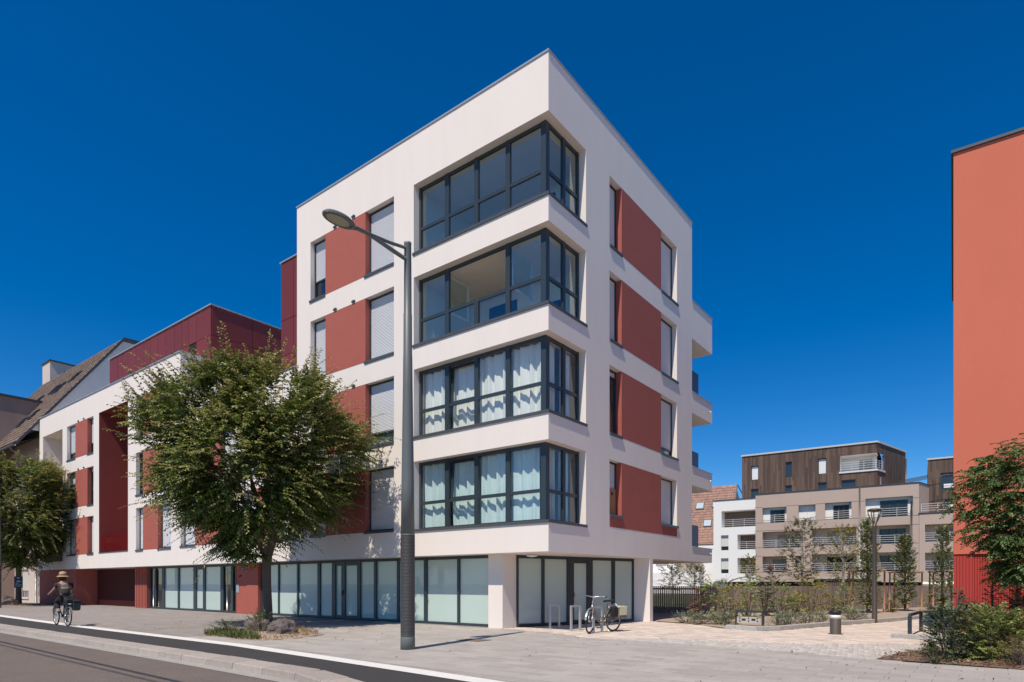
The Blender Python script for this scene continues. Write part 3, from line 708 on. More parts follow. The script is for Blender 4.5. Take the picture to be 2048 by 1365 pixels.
# the skewed glazing under the overhang on the right
pS, qS = Vector(L(2.14, 1.27, 0)), Vector(L(.58, 6.47, 0)); dS = (qS - pS).normalized(); nS = Vector((-dS.y, dS.x, 0))
mpS = lambda u, w, z: tuple(pS + dS * u + nS * w + Vector((0, 0, z)))
def fbox(mb, mp, u0, u1, w0, w1, z0, z1):
    ps = [mp(u, w, z) for z in (z0, z1) for w in (w0, w1) for u in (u0, u1)]
    mb.add(ps, [(0, 2, 3, 1), (4, 5, 7, 6), (0, 1, 5, 4), (2, 6, 7, 3), (0, 4, 6, 2), (1, 3, 7, 5)])
k_ = .055
sh3 = shop(mpS, "shopfront", [(.10, 1.07, 'p'), (1.17, 2.17, 'p'), (2.46, 3.08, 'door'), (3.34, 4.30, 'p'), (4.44, 5.36, 'p')], ANTH, bld, w=.02)
mb = MB(); mb.lathe([(.02, 0), (.17, -.005), (.19, -.03), (.15, -.065), (.05, -.085), (.01, -.088)], 24, L(1.55, 1.35, SOF - .002)); mb.build("ceiling_lamp", mat("opal_lamp", (.75, .76, .76), .3), bld)
mb = MB(); u0 = 2.45; fbox(mb, mpS, u0, u0 + .03, -.07, -.03, .95, 1.1); mb.build("door_handle", STEEL, sh3)

# ------------------------------------------------------------------ foliage
def leafmesh(name, P, D, N, Ln, Wd, tip, m):
    """one mesh of folded leaf blades from arrays of base points, directions, normals, lengths, widths"""
    n = len(P); D = D / np.linalg.norm(D, axis=1, keepdims=True); S = np.cross(D, N); S /= np.maximum(np.linalg.norm(S, axis=1, keepdims=True), 1e-6); N = np.cross(S, D)
    Ln = np.asarray(Ln)[:, None]; Wd = np.asarray(Wd)[:, None]
    mid = P + D * Ln * .45
    v = np.stack([P, mid + S * Wd + N * Wd * .35, P + D * Ln - N * Ln * .12, mid - S * Wd + N * Wd * .35], 1).reshape(-1, 3)
    me = bpy.data.meshes.new(name); me.vertices.add(4 * n); me.vertices.foreach_set('co', v.astype(np.float32).ravel())
    me.loops.add(6 * n); me.polygons.add(2 * n); b = np.arange(n)[:, None] * 4
    idx = (b + np.array([[0, 1, 2, 0, 2, 3]])).ravel(); me.loops.foreach_set('vertex_index', idx.astype(np.int32))
    me.polygons.foreach_set('loop_start', np.arange(0, 6 * n, 3, dtype=np.int32)); me.update(calc_edges=True)
    at = me.attributes.new("tip", 'FLOAT', 'POINT'); at.data.foreach_set('value', np.repeat(np.asarray(tip, np.float32), 4))
    me.materials.append(m); return me

def unit(v): return v / np.maximum(np.linalg.norm(v, axis=-1, keepdims=True), 1e-6)
def sprays(rng, S, D, Lg, nl, leaf, wid, droop=.35, spread=.8, tipw=1.0, tipp=1.5, base=0.0, sag=.25):
    """leafy twigs: starts S, directions D, lengths Lg, nl leaves each; returns leaf arrays and twig polylines"""
    n = len(S); D = unit(D); up = np.array([0, 0, 1.0]); side = unit(np.cross(D, up) + 1e-4)
    t = (np.arange(nl) + .6) / nl * (1 - base) + base
    pos = S[:, None] + D[:, None] * (Lg[:, None, None] * t[None, :, None]) - up * (Lg[:, None, None] * droop * (t ** 2)[None, :, None])
    tan = unit(D[:, None] - up * (2 * droop * t)[None, :, None])
    sg = np.where(np.arange(nl) % 2, 1, -1)[None, :, None]
    ld_ = unit(tan * .75 + side[:, None] * sg * spread - up * sag + rng.normal(0, .22, (n, nl, 3)))
    nn = unit(np.cross(side[:, None] * np.ones_like(tan), tan) + rng.normal(0, .35, (n, nl, 3)))
    nn *= np.sign(nn[..., 2:3] + 1e-6)
    sz = leaf * rng.uniform(.75, 1.2, (n, nl)) * (1 - .35 * t)[None]
    tip = np.clip((t[None] ** tipp) * tipw * rng.uniform(.4, 1.2, (n, 1)), 0, 1) * np.ones((n, nl))
    tw = np.stack([S, S + D * Lg[:, None] * .5 - up * (Lg[:, None] * droop * .25), S + D * Lg[:, None] - up * (Lg[:, None] * droop)], 1)
    return [pos.reshape(-1, 3), ld_.reshape(-1, 3), nn.reshape(-1, 3), sz.ravel(), (sz * wid).ravel(), tip.ravel()], tw
def twig_tubes(mb, tw, r):
    for a, b, c in tw: mb.tube([a, b, c], [r, r * .7, r * .3], 3, False)
def cat(*L_): return [np.concatenate([l[i] for l in L_]) for i in range(6)]

BARK = mat("grey_brown_bark", (.135, .105, .085), .9, var=.6, vscale=9, bump=.8, bscale=45, col2=(.07, .055, .045))
LEAF1 = leafmat("zelkova_leaf", (.115, .175, .032), (.54, .44, .15), .65, .36)
LEAF2 = leafmat("compound_leaf", (.075, .135, .03), (.22, .26, .08), .55, .25)

def street_tree(seed):
    """broad vase-shaped street tree, base at the origin; returns (trunk mesh, crown mesh)"""
    rng = np.random.default_rng(seed); rnd = random.Random(seed)
    prof = [(2.3, .25), (2.8, .85), (3.3, 1.6), (3.9, 2.35), (4.6, 2.85), (5.5, 3.0), (6.3, 2.95), (6.9, 2.8), (7.4, 2.5), (7.8, 2.1), (8.2, 1.3)]
    zz = np.array([p[0] for p in prof]); rr = np.array([p[1] for p in prof]); cen = np.array([-.42, 0])
    tr = MB(); tr.tube([(0, 0, -.1), (0, 0, .1), (.01, 0, .6), (-.02, .01, 1.3), (-.03, 0, 1.9), (-.02, 0, 2.3)], [.2, .165, .145, .135, .14, .16], 12)
    ends = []
    nb = 8
    for i in range(nb):
        an = 2 * math.pi * (i + rnd.uniform(-.25, .25)) / nb; rad = rnd.uniform(1.3, 2.4); ht = rnd.uniform(5.0, 7.4)
        p0 = Vector((-.02, 0, 2.0 + .05 * i)); p3 = Vector((cen[0] + math.cos(an) * rad, math.sin(an) * rad, ht))
        pts = [p0.lerp(p3, t) + Vector((0, 0, .9 * math.sin(t * math.pi) * .6)) + Vector((rnd.uniform(-.08, .08), rnd.uniform(-.08, .08), 0)) * (1 if 0 < t < 1 else 0) for t in (0, .2, .4, .6, .8, 1)]
        tr.tube(pts, [.10, .075, .058, .042, .028, .012], 8)
        for j in range(5):
            t0 = rnd.uniform(.3, .9); q0 = p0.lerp(p3, t0) + Vector((0, 0, .54 * math.sin(t0 * math.pi))); a2 = an + rnd.uniform(-1.3, 1.3); l2 = rnd.uniform(.9, 1.9)
            q1 = q0 + Vector((math.cos(a2) * l2, math.sin(a2) * l2, rnd.uniform(-.1, .9)))
            tr.tube([q0, q0.lerp(q1, .5) + Vector((0, 0, .1)), q1], [.028, .018, .007], 5)
    def pts(n, lo, hi):
        z = rng.uniform(2.3, 8.15, n * 3); r = np.interp(z, zz, rr); keep = rng.uniform(0, 3.05, n * 3) < r; z = z[keep][:n]; r = r[keep][:n]
        th = rng.uniform(0, 2 * np.pi, len(z)); lump = 1 + .13 * np.sin(3 * th + z * 1.3) + .1 * np.sin(5 * th - z * 2.1 + 1)
        q = r * lump * np.sqrt(rng.uniform(lo ** 2, hi ** 2, len(z)))
        return np.stack([cen[0] + q * np.cos(th), q * np.sin(th), z], 1), th
    S, th = pts(9500, .35, .98)
    lumps = sum(np.sin(S @ np.array(k) + f) for k, f in (((2.1, .7, 1.3), 0), ((-.9, 2.3, .8), 1.7), ((.6, -1.4, 2.6), 3.1), ((3.4, 2.2, -2.9), .6)))
    kp = lumps > -.45; S, th = S[kp], th[kp]; out = np.stack([np.cos(th), np.sin(th), np.zeros_like(th)], 1)
    up = np.clip((S[:, 2] - 4.2) / 4, -.15, 1.1)[:, None]
    D = out * (1.05 - .55 * np.clip(up, 0, 1)) + np.array([0, 0, 1]) * up * .8 + rng.normal(0, .42, S.shape) * np.array([1, 1, .55])
    Lg = rng.uniform(.45, .95, len(S))
    hi = np.clip((S[:, 2] - 3) / 5.5, 0, 1)
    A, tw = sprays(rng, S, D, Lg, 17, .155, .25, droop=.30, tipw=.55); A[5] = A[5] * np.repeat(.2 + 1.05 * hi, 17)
    # long feathery shoots breaking the outline
    S2, th2 = pts(520, .86, 1.02); up2 = np.clip((S2[:, 2] - 3.6) / 3.6, -.12, 1.3)[:, None]
    D2 = np.stack([np.cos(th2), np.sin(th2), 0 * th2], 1) * (1.1 - .6 * np.clip(up2, 0, 1)) + np.array([0, 0, 1]) * up2 + rng.normal(0, .25, S2.shape)
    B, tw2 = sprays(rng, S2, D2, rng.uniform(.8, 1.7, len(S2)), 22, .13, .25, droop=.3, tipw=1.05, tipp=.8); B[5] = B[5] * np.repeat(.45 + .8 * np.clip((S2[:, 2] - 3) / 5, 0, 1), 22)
    twig_tubes(tr, tw2, .009); twig_tubes(tr, tw[::6], .008)
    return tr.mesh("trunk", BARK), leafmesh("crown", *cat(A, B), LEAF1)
TT = street_tree(4)
tp = gnd(535, 1253)
t1 = thing("street_tree", "broad bushy street tree between two boulders, golden shoot tips, before the frosted shopfront", "tree", (tp.x, tp.y, 0), 0, "street trees along the pavement")
link("trunk", TT[0], t1); link("crown", TT[1], t1)
tp = gnd(37, 1210.5)
t2 = thing("street_tree", "broad bushy street tree with a small blue board on its trunk, before the old house", "tree", (tp.x, tp.y, 0), 2.4, "street trees along the pavement")
for nm, me in zip(("trunk", "crown"), street_tree(12)): link(nm, me, t2)
t2.scale = (1.13, 1.13, 1.1)

def shrub(name, label, cat_, p, h, r, m, n, leaf, seed=0, wid=.3, tipw=.4, trunk=.0, shape='dome', group=None, twig=True, nl=10, up0=.7, gap=0.0, bark=None, droop=.2):
    """loose shrub or young tree from leafy twigs"""
    rng = np.random.default_rng(seed); t = thing(name, label, cat_, (p[0], p[1], p[2] if len(p) > 2 else 0), 0, group)
    z = rng.uniform(0, 1, n); th = rng.uniform(0, 2 * np.pi, n)
    if shape == 'dome': rad = np.sqrt(np.clip(1 - (z - .35) ** 2 / .45, .05, 1))
    elif shape == 'col': rad = np.clip(np.minimum(z * 8, 1) * (1 - .55 * z ** 3), .1, 1) * (1 + .18 * np.sin(z * 23 + th * 2))
    elif shape == 'oval': rad = np.sqrt(np.clip(1 - (z - .5) ** 2 / .27, .02, 1))
    elif shape == 'vase': rad = .25 + .8 * z
    else: rad = np.clip(1.15 - z, .08, 1)
    rad *= 1 + .25 * np.sin(3 * th + seed) + rng.normal(0, .1, n)
    q = r * rad * np.sqrt(rng.uniform(.12, 1, n)); hh = h - trunk
    S = np.stack([q * np.cos(th), q * np.sin(th), trunk + z * hh * .93], 1)
    D = np.stack([np.cos(th), np.sin(th), up0 * (z * 1.2 + .2)], 1) + rng.normal(0, .35, (n, 3))
    Lg = rng.uniform(.5, 1.15, n) * min(r, .55)
    A, tw = sprays(rng, S, D, Lg, nl, leaf, wid, droop=droop, tipw=tipw, base=gap)
    link("foliage" if cat_ != 'tree' else "crown", leafmesh("foliage", *A, m), t)
    mb = MB(); rd = random.Random(seed)
    if trunk > 0:
        mb.tube([(0, 0, -.05), (.02, 0, h * .35), (0, .02, h * .7), (0, 0, h * .95)], [.022 * h ** .7, .018 * h ** .7, .012 * h ** .7, .004], 7)
        for i in range(0, n, max(1, n // 40)): mb.tube([(0, 0, max(.1, S[i, 2] - .5 * r)), tuple(S[i])], [.012, .004], 4, False)
    else:
        for i in range(0, n, max(1, n // 26)): mb.tube([(S[i, 0] * .25, S[i, 1] * .25, -.03), tuple(S[i] * np.array([.7, .7, .55])), tuple(S[i])], [.012, .008, .004], 4, False)
    if twig: twig_tubes(mb, tw[::2], .004)
    link("trunk" if cat_ == 'tree' else "stems", mb.mesh("stems", bark or BARK), t)
    return t

# ------------------------------------------------------------------ street furniture
LAMPM = mat("dark_grey_lamp_paint", (.13, .145, .14), .45, var=.3, vscale=3, col2=(.10, .11, .105))
SLEEVE = mat("ribbed_black_sleeve", (.085, .082, .08), .6, var=.7, vscale=5, streak=12, col2=(.045, .043, .042))
def street_lamp(label, loc, rz):
    t = thing("street_lamp", label, "street lamp", loc, rz, "tall street lamps")
    mb = MB(); mb.lathe([(.158, -.05), (.156, .26), (.150, .27), (.148, 2.47)], 28); mb.build("lower_pole", LAMPM, t)
    mb = MB()
    prof = [(.151, .28)]; z = .30
    while z < 2.44: prof += [(.1535, z), (.1535, z + .022), (.150, z + .026), (.150, z + .03)]; z += .03
    mb.lathe(prof, 28); sl_ = mb.build("ribbed_sleeve", SLEEVE, t)
    mb = MB(); mb.lathe([(.147, 2.472), (.135, 3.5), (.105, 5.6), (.0975, 6.3), (.094, 6.31), (.09, 7.2), (.084, 7.21), (.076, 8.68), (.08, 8.69), (.08, 8.73), (.05, 8.745)], 24); mb.build("upper_pole", LAMPM, t)
    mb = MB()
    mb.tube([(0, .06, 8.60), (0, .5, 8.52), (0, 1.0, 8.46), (0, 1.45, 8.42)], [.035, .034, .036, .042], 10)
    mb.tube([(0, .06, 8.36), (0, .45, 8.39), (0, .85, 8.43), (0, 1.2, 8.44)], [.045, .045, .04, .03], 10)
    arm = mb.build("arm", LAMPM, t)
    mb = MB(); vs = []; n = 24
    for k, (s, z) in enumerate(((1.0, 0), (1.0, .03), (.86, .075), (.5, .1))):
        for i in range(n):
            an = 2 * math.pi * i / n; vs.append((.19 * s * math.cos(an), 1.78 + .36 * s * math.sin(an), 8.385 + z))
    fs = [(k * n + i, k * n + (i + 1) % n, (k + 1) * n + (i + 1) % n, (k + 1) * n + i) for k in range(3) for i in range(n)] + [tuple(range(3 * n, 4 * n)), tuple(range(n))[::-1]]
    mb.add(vs, fs); mb.tube([(0, 1.40, 8.425), (0, 1.5, 8.42)], .055, 10)
    head = mb.build("lamp_head", LAMPM, t)
    mb = MB(); mb.add([(.135 * math.cos(2 * math.pi * i / n), 1.81 + .25 * math.sin(2 * math.pi * i / n), 8.382 - .0) for i in range(n)], [tuple(range(n))]); mb.build("lens", mat("lamp_lens", (.42, .40, .30), .25, var=.3, vscale=40), head)
    return t
lp = gnd(815.5, 1299); rzl = math.atan2(-M.B.y, -M.B.x) - math.pi / 2
street_lamp("tall grey street lamp with ribbed black sleeve, standing alone before the corner shopfront", (lp.x, lp.y, 0), rzl)
lp = M.w(33.6, -5.8)
lp = Vector(((-4 - CX) / F * 36.0, 36.0, 0))
street_lamp("tall street lamp beside the tree with the blue board, near the old house", (lp.x, lp.y, 0), rzl)

# boulders
def boulder(label, p, sx, sy, sz, seed, rz=0):
    rng = random.Random(seed); mb = MB(); n, m = 14, 9; vs = []; ph = [rng.uniform(0, 6) for _ in range(6)]
    for j in range(m):
        v = -.25 + 1.25 * j / (m - 1)
        for i in range(n):
            an = 2 * math.pi * i / n; r = math.sqrt(max(.0, 1 - max(v, 0) ** 2.6))
            k = 1 + .14 * math.sin(3 * an + ph[0] + v * 2) + .1 * math.sin(5 * an + ph[1] - v * 3) + rng.uniform(-.09, .09)
            vs.append((sx * r * k * math.cos(an), sy * r * k * math.sin(an), sz * (v + rng.uniform(-.05, .05))))
    fs = [(j * n + i, j * n + (i + 1) % n, (j + 1) * n + (i + 1) % n, (j + 1) * n + i) for j in range(m - 1) for i in range(n)] + [tuple(range((m - 1) * n, m * n))]
    mb.add(vs, fs); o = mb.build("boulder", mat("dark_basalt", (.16, .13, .12), .9, var=.9, vscale=7, bump=1.0, bscale=22, col2=(.05, .042, .042)))
    o.location = (p[0], p[1], 0); o.rotation_euler = (0, 0, rz); tag(o, label, "boulder", "boulders around the street trees"); return o
p = gnd(514, 1262); boulder("flat-topped dark boulder beside the trunk of the big street tree, on the entrance side", p, .42, .36, .42, 1)
p = gnd(566, 1270); boulder("pointed rough grey boulder beside the trunk of the big street tree, on the shaded side", p, .40, .34, .46, 2, .5)
tp2 = Vector(t2.location)
boulder("rounded dark boulder in front of the trunk with the blue board", tp2 + Vector((.35, -1.5, 0)), .72, .55, .62, 3)
boulder("low dark boulder behind weeds by the trunk with the blue board", tp2 + Vector((-1.2, -.9, 0)), .6, .5, .62, 4)

# planting round the trees
STRAW = leafmat("dry_grass_blade", (.33, .235, .10), (.42, .30, .14), .5, .3); GRASS = leafmat("green_weed_blade", (.085, .13, .03), (.22, .23, .08), .5, .3)
def scatter(name, poly, n, h, w, m, seed, fr=M, z=0.0, lean=.5, curl=0):
    rng = np.random.default_rng(seed); P = []; us = [p[0] for p in poly]; vs = [p[1] for p in poly]
    while len(P) < n:
        q = (rng.uniform(min(us), max(us)), rng.uniform(min(vs), max(vs)))
        if inside(q, poly): a = fr.w(*q); P.append((a.x, a.y, z))
    P = np.array(P); D = np.stack([rng.normal(0, lean, n), rng.normal(0, lean, n), np.ones(n)], 1)
    o = link(name, leafmesh(name, P, D, rng.normal(0, 1, (n, 3)), rng.uniform(.4, 1.1, n) * h, np.full(n, w), rng.uniform(0, 1, n), m))
    o["kind"] = "stuff"; return o
MULCH = mat("bark_mulch_soil", (.15, .085, .055), .95, var=.8, vscale=14, bump=1.0, bscale=60, col2=(.26, .17, .11))
SAND = mat("pale_gravel_soil", (.42, .32, .25), .95, var=.6, vscale=9, bump=.8, bscale=60, col2=(.28, .2, .14))
def bed(name, poly, m, z, hump=.0, fr=M):
    mb = MB(); q = [fr.w(*p) for p in poly]; c = sum(q, Vector((0, 0))) / len(q)
    n = len(q); vs = [(p.x, p.y, z) for p in q] + [((p.x + c.x) / 2, (p.y + c.y) / 2, z + hump) for p in q] + [(c.x, c.y, z + hump)]
    fs = [(i, (i + 1) % n, n + (i + 1) % n, n + i) for i in range(n)] + [(n + i, n + (i + 1) % n, 2 * n) for i in range(n)]
    return struct(mb.add(vs, fs).build(name, m))
bed("tree_bed", bulb, SAND, .004, .05)
b1 = scatter("dry_grass", bulb, 1500, .16, .006, STRAW, 1, lean=.8); b1["label"] = "dry straw-coloured grass around the big street tree"; b1["category"] = "grass"
gl = [GP(408, 1270), GP(470, 1278), GP(520, 1281), GP(500, 1268), GP(440, 1264)]
b2 = scatter("weeds", gl, 1300, .20, .014, GRASS, 2, lean=.7); b2["label"] = "low green weeds along the kerb side of the tree bed"; b2["category"] = "weeds"
shrub("weed_clump", "tall yellow-flecked weed clump between the flat-topped boulder and the trunk", "weeds", gnd(524, 1266), .55, .3, GRASS, 60, .06, 9, tipw=.9, up0=1.6)
shrub("weed_clump", "small green weed clump at the sharp end of the tree bed", "weeds", gnd(455, 1268), .28, .35, GRASS, 50, .06, 10, tipw=.3, up0=1.0)
bulb2 = [M.ab(tp2 + Vector(v)) for v in ((-3.4, -.9, 0), (-2, -2.3, 0), (0.2, -2.7, 0), (2.4, -2.2, 0), (3, -.8, 0), (0, .5, 0))]
bed("tree_bed", bulb2, SAND, .006, .05)
b3 = scatter("dry_grass", bulb2, 1200, .18, .008, STRAW, 3, lean=.8); b3["label"] = "dry grass around the street tree with the blue board"; b3["category"] = "grass"
# blue board on the far tree
sg = thing("tree_board", "small dark blue printed board fixed to the trunk of the street tree", "sign", (tp2.x, tp2.y, 0), math.atan2(-tp2.x, tp2.y) * 1.0)
mb = MB(); mb.box(-.22, .22, -.21, -.17, 1.12, 1.86); board = mb.build("board", mat("navy_board", (.012, .03, .075), .4), sg)
BP = mat("pale_blue_print", (.30, .40, .46), .5)
mb = MB(); mb.add([(-.12, -.2125, 1.80), (.08, -.2125, 1.80), (-.01, -.2125, 1.68)], [(0, 1, 2)]); mb.add([(-.13, -.2125, 1.48), (.15, -.2125, 1.48), (.1, -.2125, 1.57), (.0, -.2125, 1.6), (-.08, -.2125, 1.57)], [(0, 1, 2, 3, 4)])
mb.box(-.17, .18, -.2125, -.2115, 1.28, 1.33); mb.box(-.17, .17, -.2125, -.2115, 1.19, 1.215); mb.box(-.16, .03, -.2125, -.2115, 1.38, 1.41); mb.build("print", BP, board)

# bike stands
for (x0, y0), (x1, y1), lb in (((1100, 1258), (1118, 1257.5), "empty steel bike stand closest to the stuccoed corner pillar"), ((1142.5, 1262), (1160, 1261), "empty steel bike stand between another stand and the parked bicycle"), ((1187, 1266.5), (1204, 1265), "steel bike stand with the silver bicycle leaning on it")):
    p, q = gnd(x0, y0), gnd(x1, y1); t = thing("bike_stand", lb, "bike stand", (p.x, p.y, 0), math.atan2(q.y - p.y, q.x - p.x), "bike stands under the overhang"); w = (q - p).length
    for x in (0, w): mb = MB(); mb.box(x - .028, x + .028, -.028, .028, -.02, .70); mb.build("post", ALU, t); mb = MB(); mb.box(x - .07, x + .07, -.07, .07, 0, .012); mb.build("foot_plate", ALU, t)
    mb = MB(); mb.box(-.028, w + .028, -.028, .028, .701, .757); mb.build("top_bar", ALU, t)
# bollard light
p = gnd(1671, 1268.5); t = thing("bollard", "round dark brown bollard with a white reflective band on the pink paving", "bollard", (p.x, p.y, 0))
BRN = mat("bronze_paint", (.075, .062, .052), .45)
mb = MB(); mb.lathe([(.2, -.01), (.2, .008), (.143, .009), (.143, .43)], 28); mb.build("shaft", BRN, t)
mb = MB(); mb.lathe([(.141, .431), (.141, .535)], 28); mb.build("reflective_band", mat("white_band", (.75, .75, .73), .35), t)
mb = MB(); mb.lathe([(.143, .536), (.143, .57), (.150, .571), (.150, .645), (.13, .66)], 28); mb.build("cap", mat("black_cap", (.02, .02, .02), .5), t)
# lantern pole
p = gnd(1749, 1246); t = thing("lantern_post", "slender dark lantern post with basket of arms under a flat disc top", "lamp post", (p.x, p.y, 0))
mb = MB(); mb.lathe([(.105, -.05), (.1, .06), (.09, .08), (.088, 1.1), (.08, 1.12), (.072, 2.2), (.062, 3.42), (.075, 3.55)], 20); mb.build("pole", BRN, t)
for i in range(5):
    an = .3 + 2 * math.pi * i / 5; c, s = math.cos(an), math.sin(an)
    mb = MB(); mb.tube([(.03 * c, .03 * s, 3.5), (.13 * c, .13 * s, 3.7), (.2 * c, .2 * s, 3.9), (.215 * c, .215 * s, 4.02)], [.02, .018, .016, .016], 6); mb.build("arm", BRN, t)
mb = MB(); mb.lathe([(.215, 4.0), (.235, 4.02), (.235, 4.05), (.15, 4.09), (.03, 4.1)], 24); mb.build("disc_top", BRN, t)
mb = MB(); mb.lathe([(.02, 3.96), (.13, 3.965), (.13, 3.998)], 20); mb.build("lens", mat("warm_lens", (.55, .45, .25), .3), t)
# low steel rails
RAIL = mat("blue_grey_steel", (.04, .055, .065), .45)
def rail(label, pts, hgt):
    p0 = pts[0]; t = thing("low_rail", label, "railing", (p0.x, p0.y, 0), 0, "low steel rails by the planting")
    for p in pts: mb = MB(); q = p - p0; mb.box(q.x - .035, q.x + .035, q.y - .035, q.y + .035, -.05, hgt - .071); mb.build("post", RAIL, t)
    for p, q in zip(pts, pts[1:]):
        d = (q - p); an = math.atan2(d.y, d.x); mb = MB(); mb.box(-.034, d.length + .034, -.034, .034, hgt - .07, hgt); o = mb.build("top_bar", RAIL, t); o.location = (p.x - p0.x, p.y - p0.y, 0); o.rotation_euler = (0, 0, an)
rail("low blue-grey steel rail turning the corner of the granite-edged planting bed", [gnd(1473, 1251), gnd(1526, 1254), gnd(1555, 1252.5)], .52)
rail("low blue-grey steel rail partly hidden behind the dark shrub", [gnd(1819.5, 1275), gnd(1842, 1264), gnd(1905, 1262)], .62)
p = gnd(1497, 1252.5); t = thing("concrete_block", "pale concrete block with square holes lying behind the low rail", "block", (p.x, p.y, .1), -.35)
mb = MB(); mb.box(-.36, .36, -.08, .08, 0, .2); mb.build("block", mat("pale_concrete", (.5, .48, .44), .9, var=.3, vscale=6), t)
for x in (-.27, .0, .27):
    for z in (.045, .14): mb = MB(); mb.box(x - .022, x + .022, -.083, -.0805, z, z + .045); mb.build("hole", BLACK, t)
for x in (-.16, .14): mb = MB(); mb.box(x - .05, x + .07, -.083, -.0805, .08, .15); mb.build("hole", BLACK, t)

# ------------------------------------------------------------------ bicycles and the rider
def bicycle(name, label, loc, rz, frame_m, step=True, tilt=0.0, steer=0.0, kick=True, rack=True, group=None):
    """x forward, wheels 0.35 m in radius; origin on the ground under the bottom bracket"""
    t = thing(name, label, "bicycle", loc, rz, group); R = .345; xr, xf = -.46, .64
    TY = mat("tyre_rubber", (.02, .02, .02), .7); RIM = mat("rim_alloy", (.5, .5, .5), .35, metal=.8); CH = STEEL
    def wheel(x, par):
        mb = MB(); mb.torus((0, 0, 0), (0, 1, 0), R - .02, .02, 36, 8); w = mb.build("wheel", TY, par); w.location = (x, 0, R)
        mb = MB(); mb.torus((0, 0, 0), (0, 1, 0), R - .05, .011, 36, 6); mb.build("rim", RIM, w)
        mb = MB()
        for i in range(16):
            a = 2 * math.pi * i / 16; mb.tube([(0, .02 * (-1) ** i, 0), ((R - .05) * math.cos(a), 0, (R - .05) * math.sin(a))], .0018, 3, False)
        mb.tube([(0, -.04, 0), (0, .04, 0)], .022, 8); mb.build("spokes", RIM, w); return w
    wheel(xr, t)
    fk = link("fork", None) if False else None
    hd = Vector((.43, 0, .78)); ax = Vector((xf, 0, R))
    fm = MB()
    for s in (-1, 1): fm.tube([(xf, .05 * s, R), (xf - .06, .05 * s, .52), (xf - .115, .045 * s, .70), (xf - .13, .02 * s, .74)], [.011, .013, .014, .014], 7)
    fm.tube([(xf - .13, 0, .72), (.46, 0, .90)], .018, 8)
    if steer: Ms = Matrix.Translation((.5, 0, .75)) @ Matrix.Rotation(steer, 4, 'Z') @ Matrix.Translation((-.5, 0, -.75))
    else: Ms = Matrix.Identity(4)
    fork = fm.build("fork", CH if step else frame_m, t); fork.matrix_local = Ms
    w = wheel(xf, fork)
    mb = MB(); mb.tube([(xf - .14, 0, .73), (.445, 0, .95), (.43, 0, 1.02)], .014, 8)
    mb.tube([(.30, -.30, 1.05), (.36, -.24, 1.05), (.42, -.1, 1.04), (.43, 0, 1.02), (.42, .1, 1.04), (.36, .24, 1.05), (.30, .30, 1.05)], .012, 8)
    bar = mb.build("handlebar", CH if step else BLACK, fork)
    for s in (-1, 1): mb = MB(); mb.tube([(.33, .27 * s, 1.05), (.22, .33 * s, 1.045)], .017, 8); mb.build("grip", BLACK, bar)
    mb = MB()
    for i in range(13):
        a = math.radians(20 + 140 * i / 12)
    pts = [(xf + (R + .03) * math.cos(math.radians(a)), 0, R + (R + .03) * math.sin(math.radians(a))) for a in range(10, 175, 15)]
    for p, q in zip(pts, pts[1:]): mb.add([(p[0], -.025, p[2]), (q[0], -.025, q[2]), (q[0], .025, q[2]), (p[0], .025, p[2])], [(0, 1, 2, 3)])
    mb.build("mudguard", mat("silver_mudguard", (.45, .45, .46), .4, metal=.7), fork)
    mb = MB(); pts = [(xr + (R + .03) * math.cos(math.radians(a)), 0, R + (R + .03) * math.sin(math.radians(a))) for a in range(5, 185, 15)]
    for p, q in zip(pts, pts[1:]): mb.add([(p[0], -.025, p[2]), (q[0], -.025, q[2]), (q[0], .025, q[2]), (p[0], .025, p[2])], [(0, 1, 2, 3)])
    mb.build("mudguard", MATS["silver_mudguard"], t)
    bb = (0, 0, .29); st = (-.17, 0, .78)
    mb = MB()
    if step: mb.tube([(.485, 0, .72), (.40, 0, .58), (.28, 0, .38), (.14, 0, .30), bb], .024, 9); mb.tube([(.475, 0, .78), (.36, 0, .60), (.22, 0, .46), (-.06, 0, .42)], .015, 8)
    else: mb.tube([(.485, 0, .70), bb], .02, 8); mb.tube([(.475, 0, .80), (-.16, 0, .74)], .018, 8)
    mb.tube([bb, st], .018, 8); mb.tube([(.495, 0, .68), (.455, 0, .84)], .023, 9)
    for s in (-1, 1): mb.tube([(0, .03 * s, .29), (xr, .06 * s, R)], .010, 6); mb.tube([(-.15, .02 * s, .72), (xr, .06 * s, R)], .009, 6)
    mb.build("frame", frame_m, t)
    mb = MB(); mb.tube([st, (-.205, 0, .90)], .013, 8); mb.build("seat_post", CH, t)
    mb = MB(); vs = []; n = 9
    for x, wd, z in ((.06, .02, .925), (-.06, .035, .93), (-.15, .06, .935), (-.24, .10, .945), (-.33, .10, .95), (-.36, .06, .945)):
        for i in range(n):
            a = math.pi * i / (n - 1); vs.append((x - .05, wd * math.cos(a), z - .05 + .055 * math.sin(a)))
    mb.smooth = True; mb.add(vs, [(k * n + i, k * n + i + 1, (k + 1) * n + i + 1, (k + 1) * n + i) for k in range(5) for i in range(n - 1)] + [tuple(k * n for k in range(6)) + tuple(k * n + n - 1 for k in range(5, -1, -1)), tuple(range(5 * n, 6 * n))]); mb.build("saddle", BLACK, t)
    mb = MB(); mb.torus((0, -.045, .29), (0, 1, 0), .085, .006, 24, 5); mb.tube([(0, -.05, .29), (.06, -.06, .13)], .010, 6); mb.tube([(0, .05, .29), (-.06, .06, .45)], .010, 6); mb.tube([(0, -.05, .29), (0, .05, .29)], .02, 8)
    cr = mb.build("crank", CH, t)
    for x, y, z in ((.06, -.12, .13), (-.06, .12, .45)): mb = MB(); mb.box(x - .05, x + .05, y - .045, y + .045, z - .012, z + .012); mb.build("pedal", BLACK, cr)
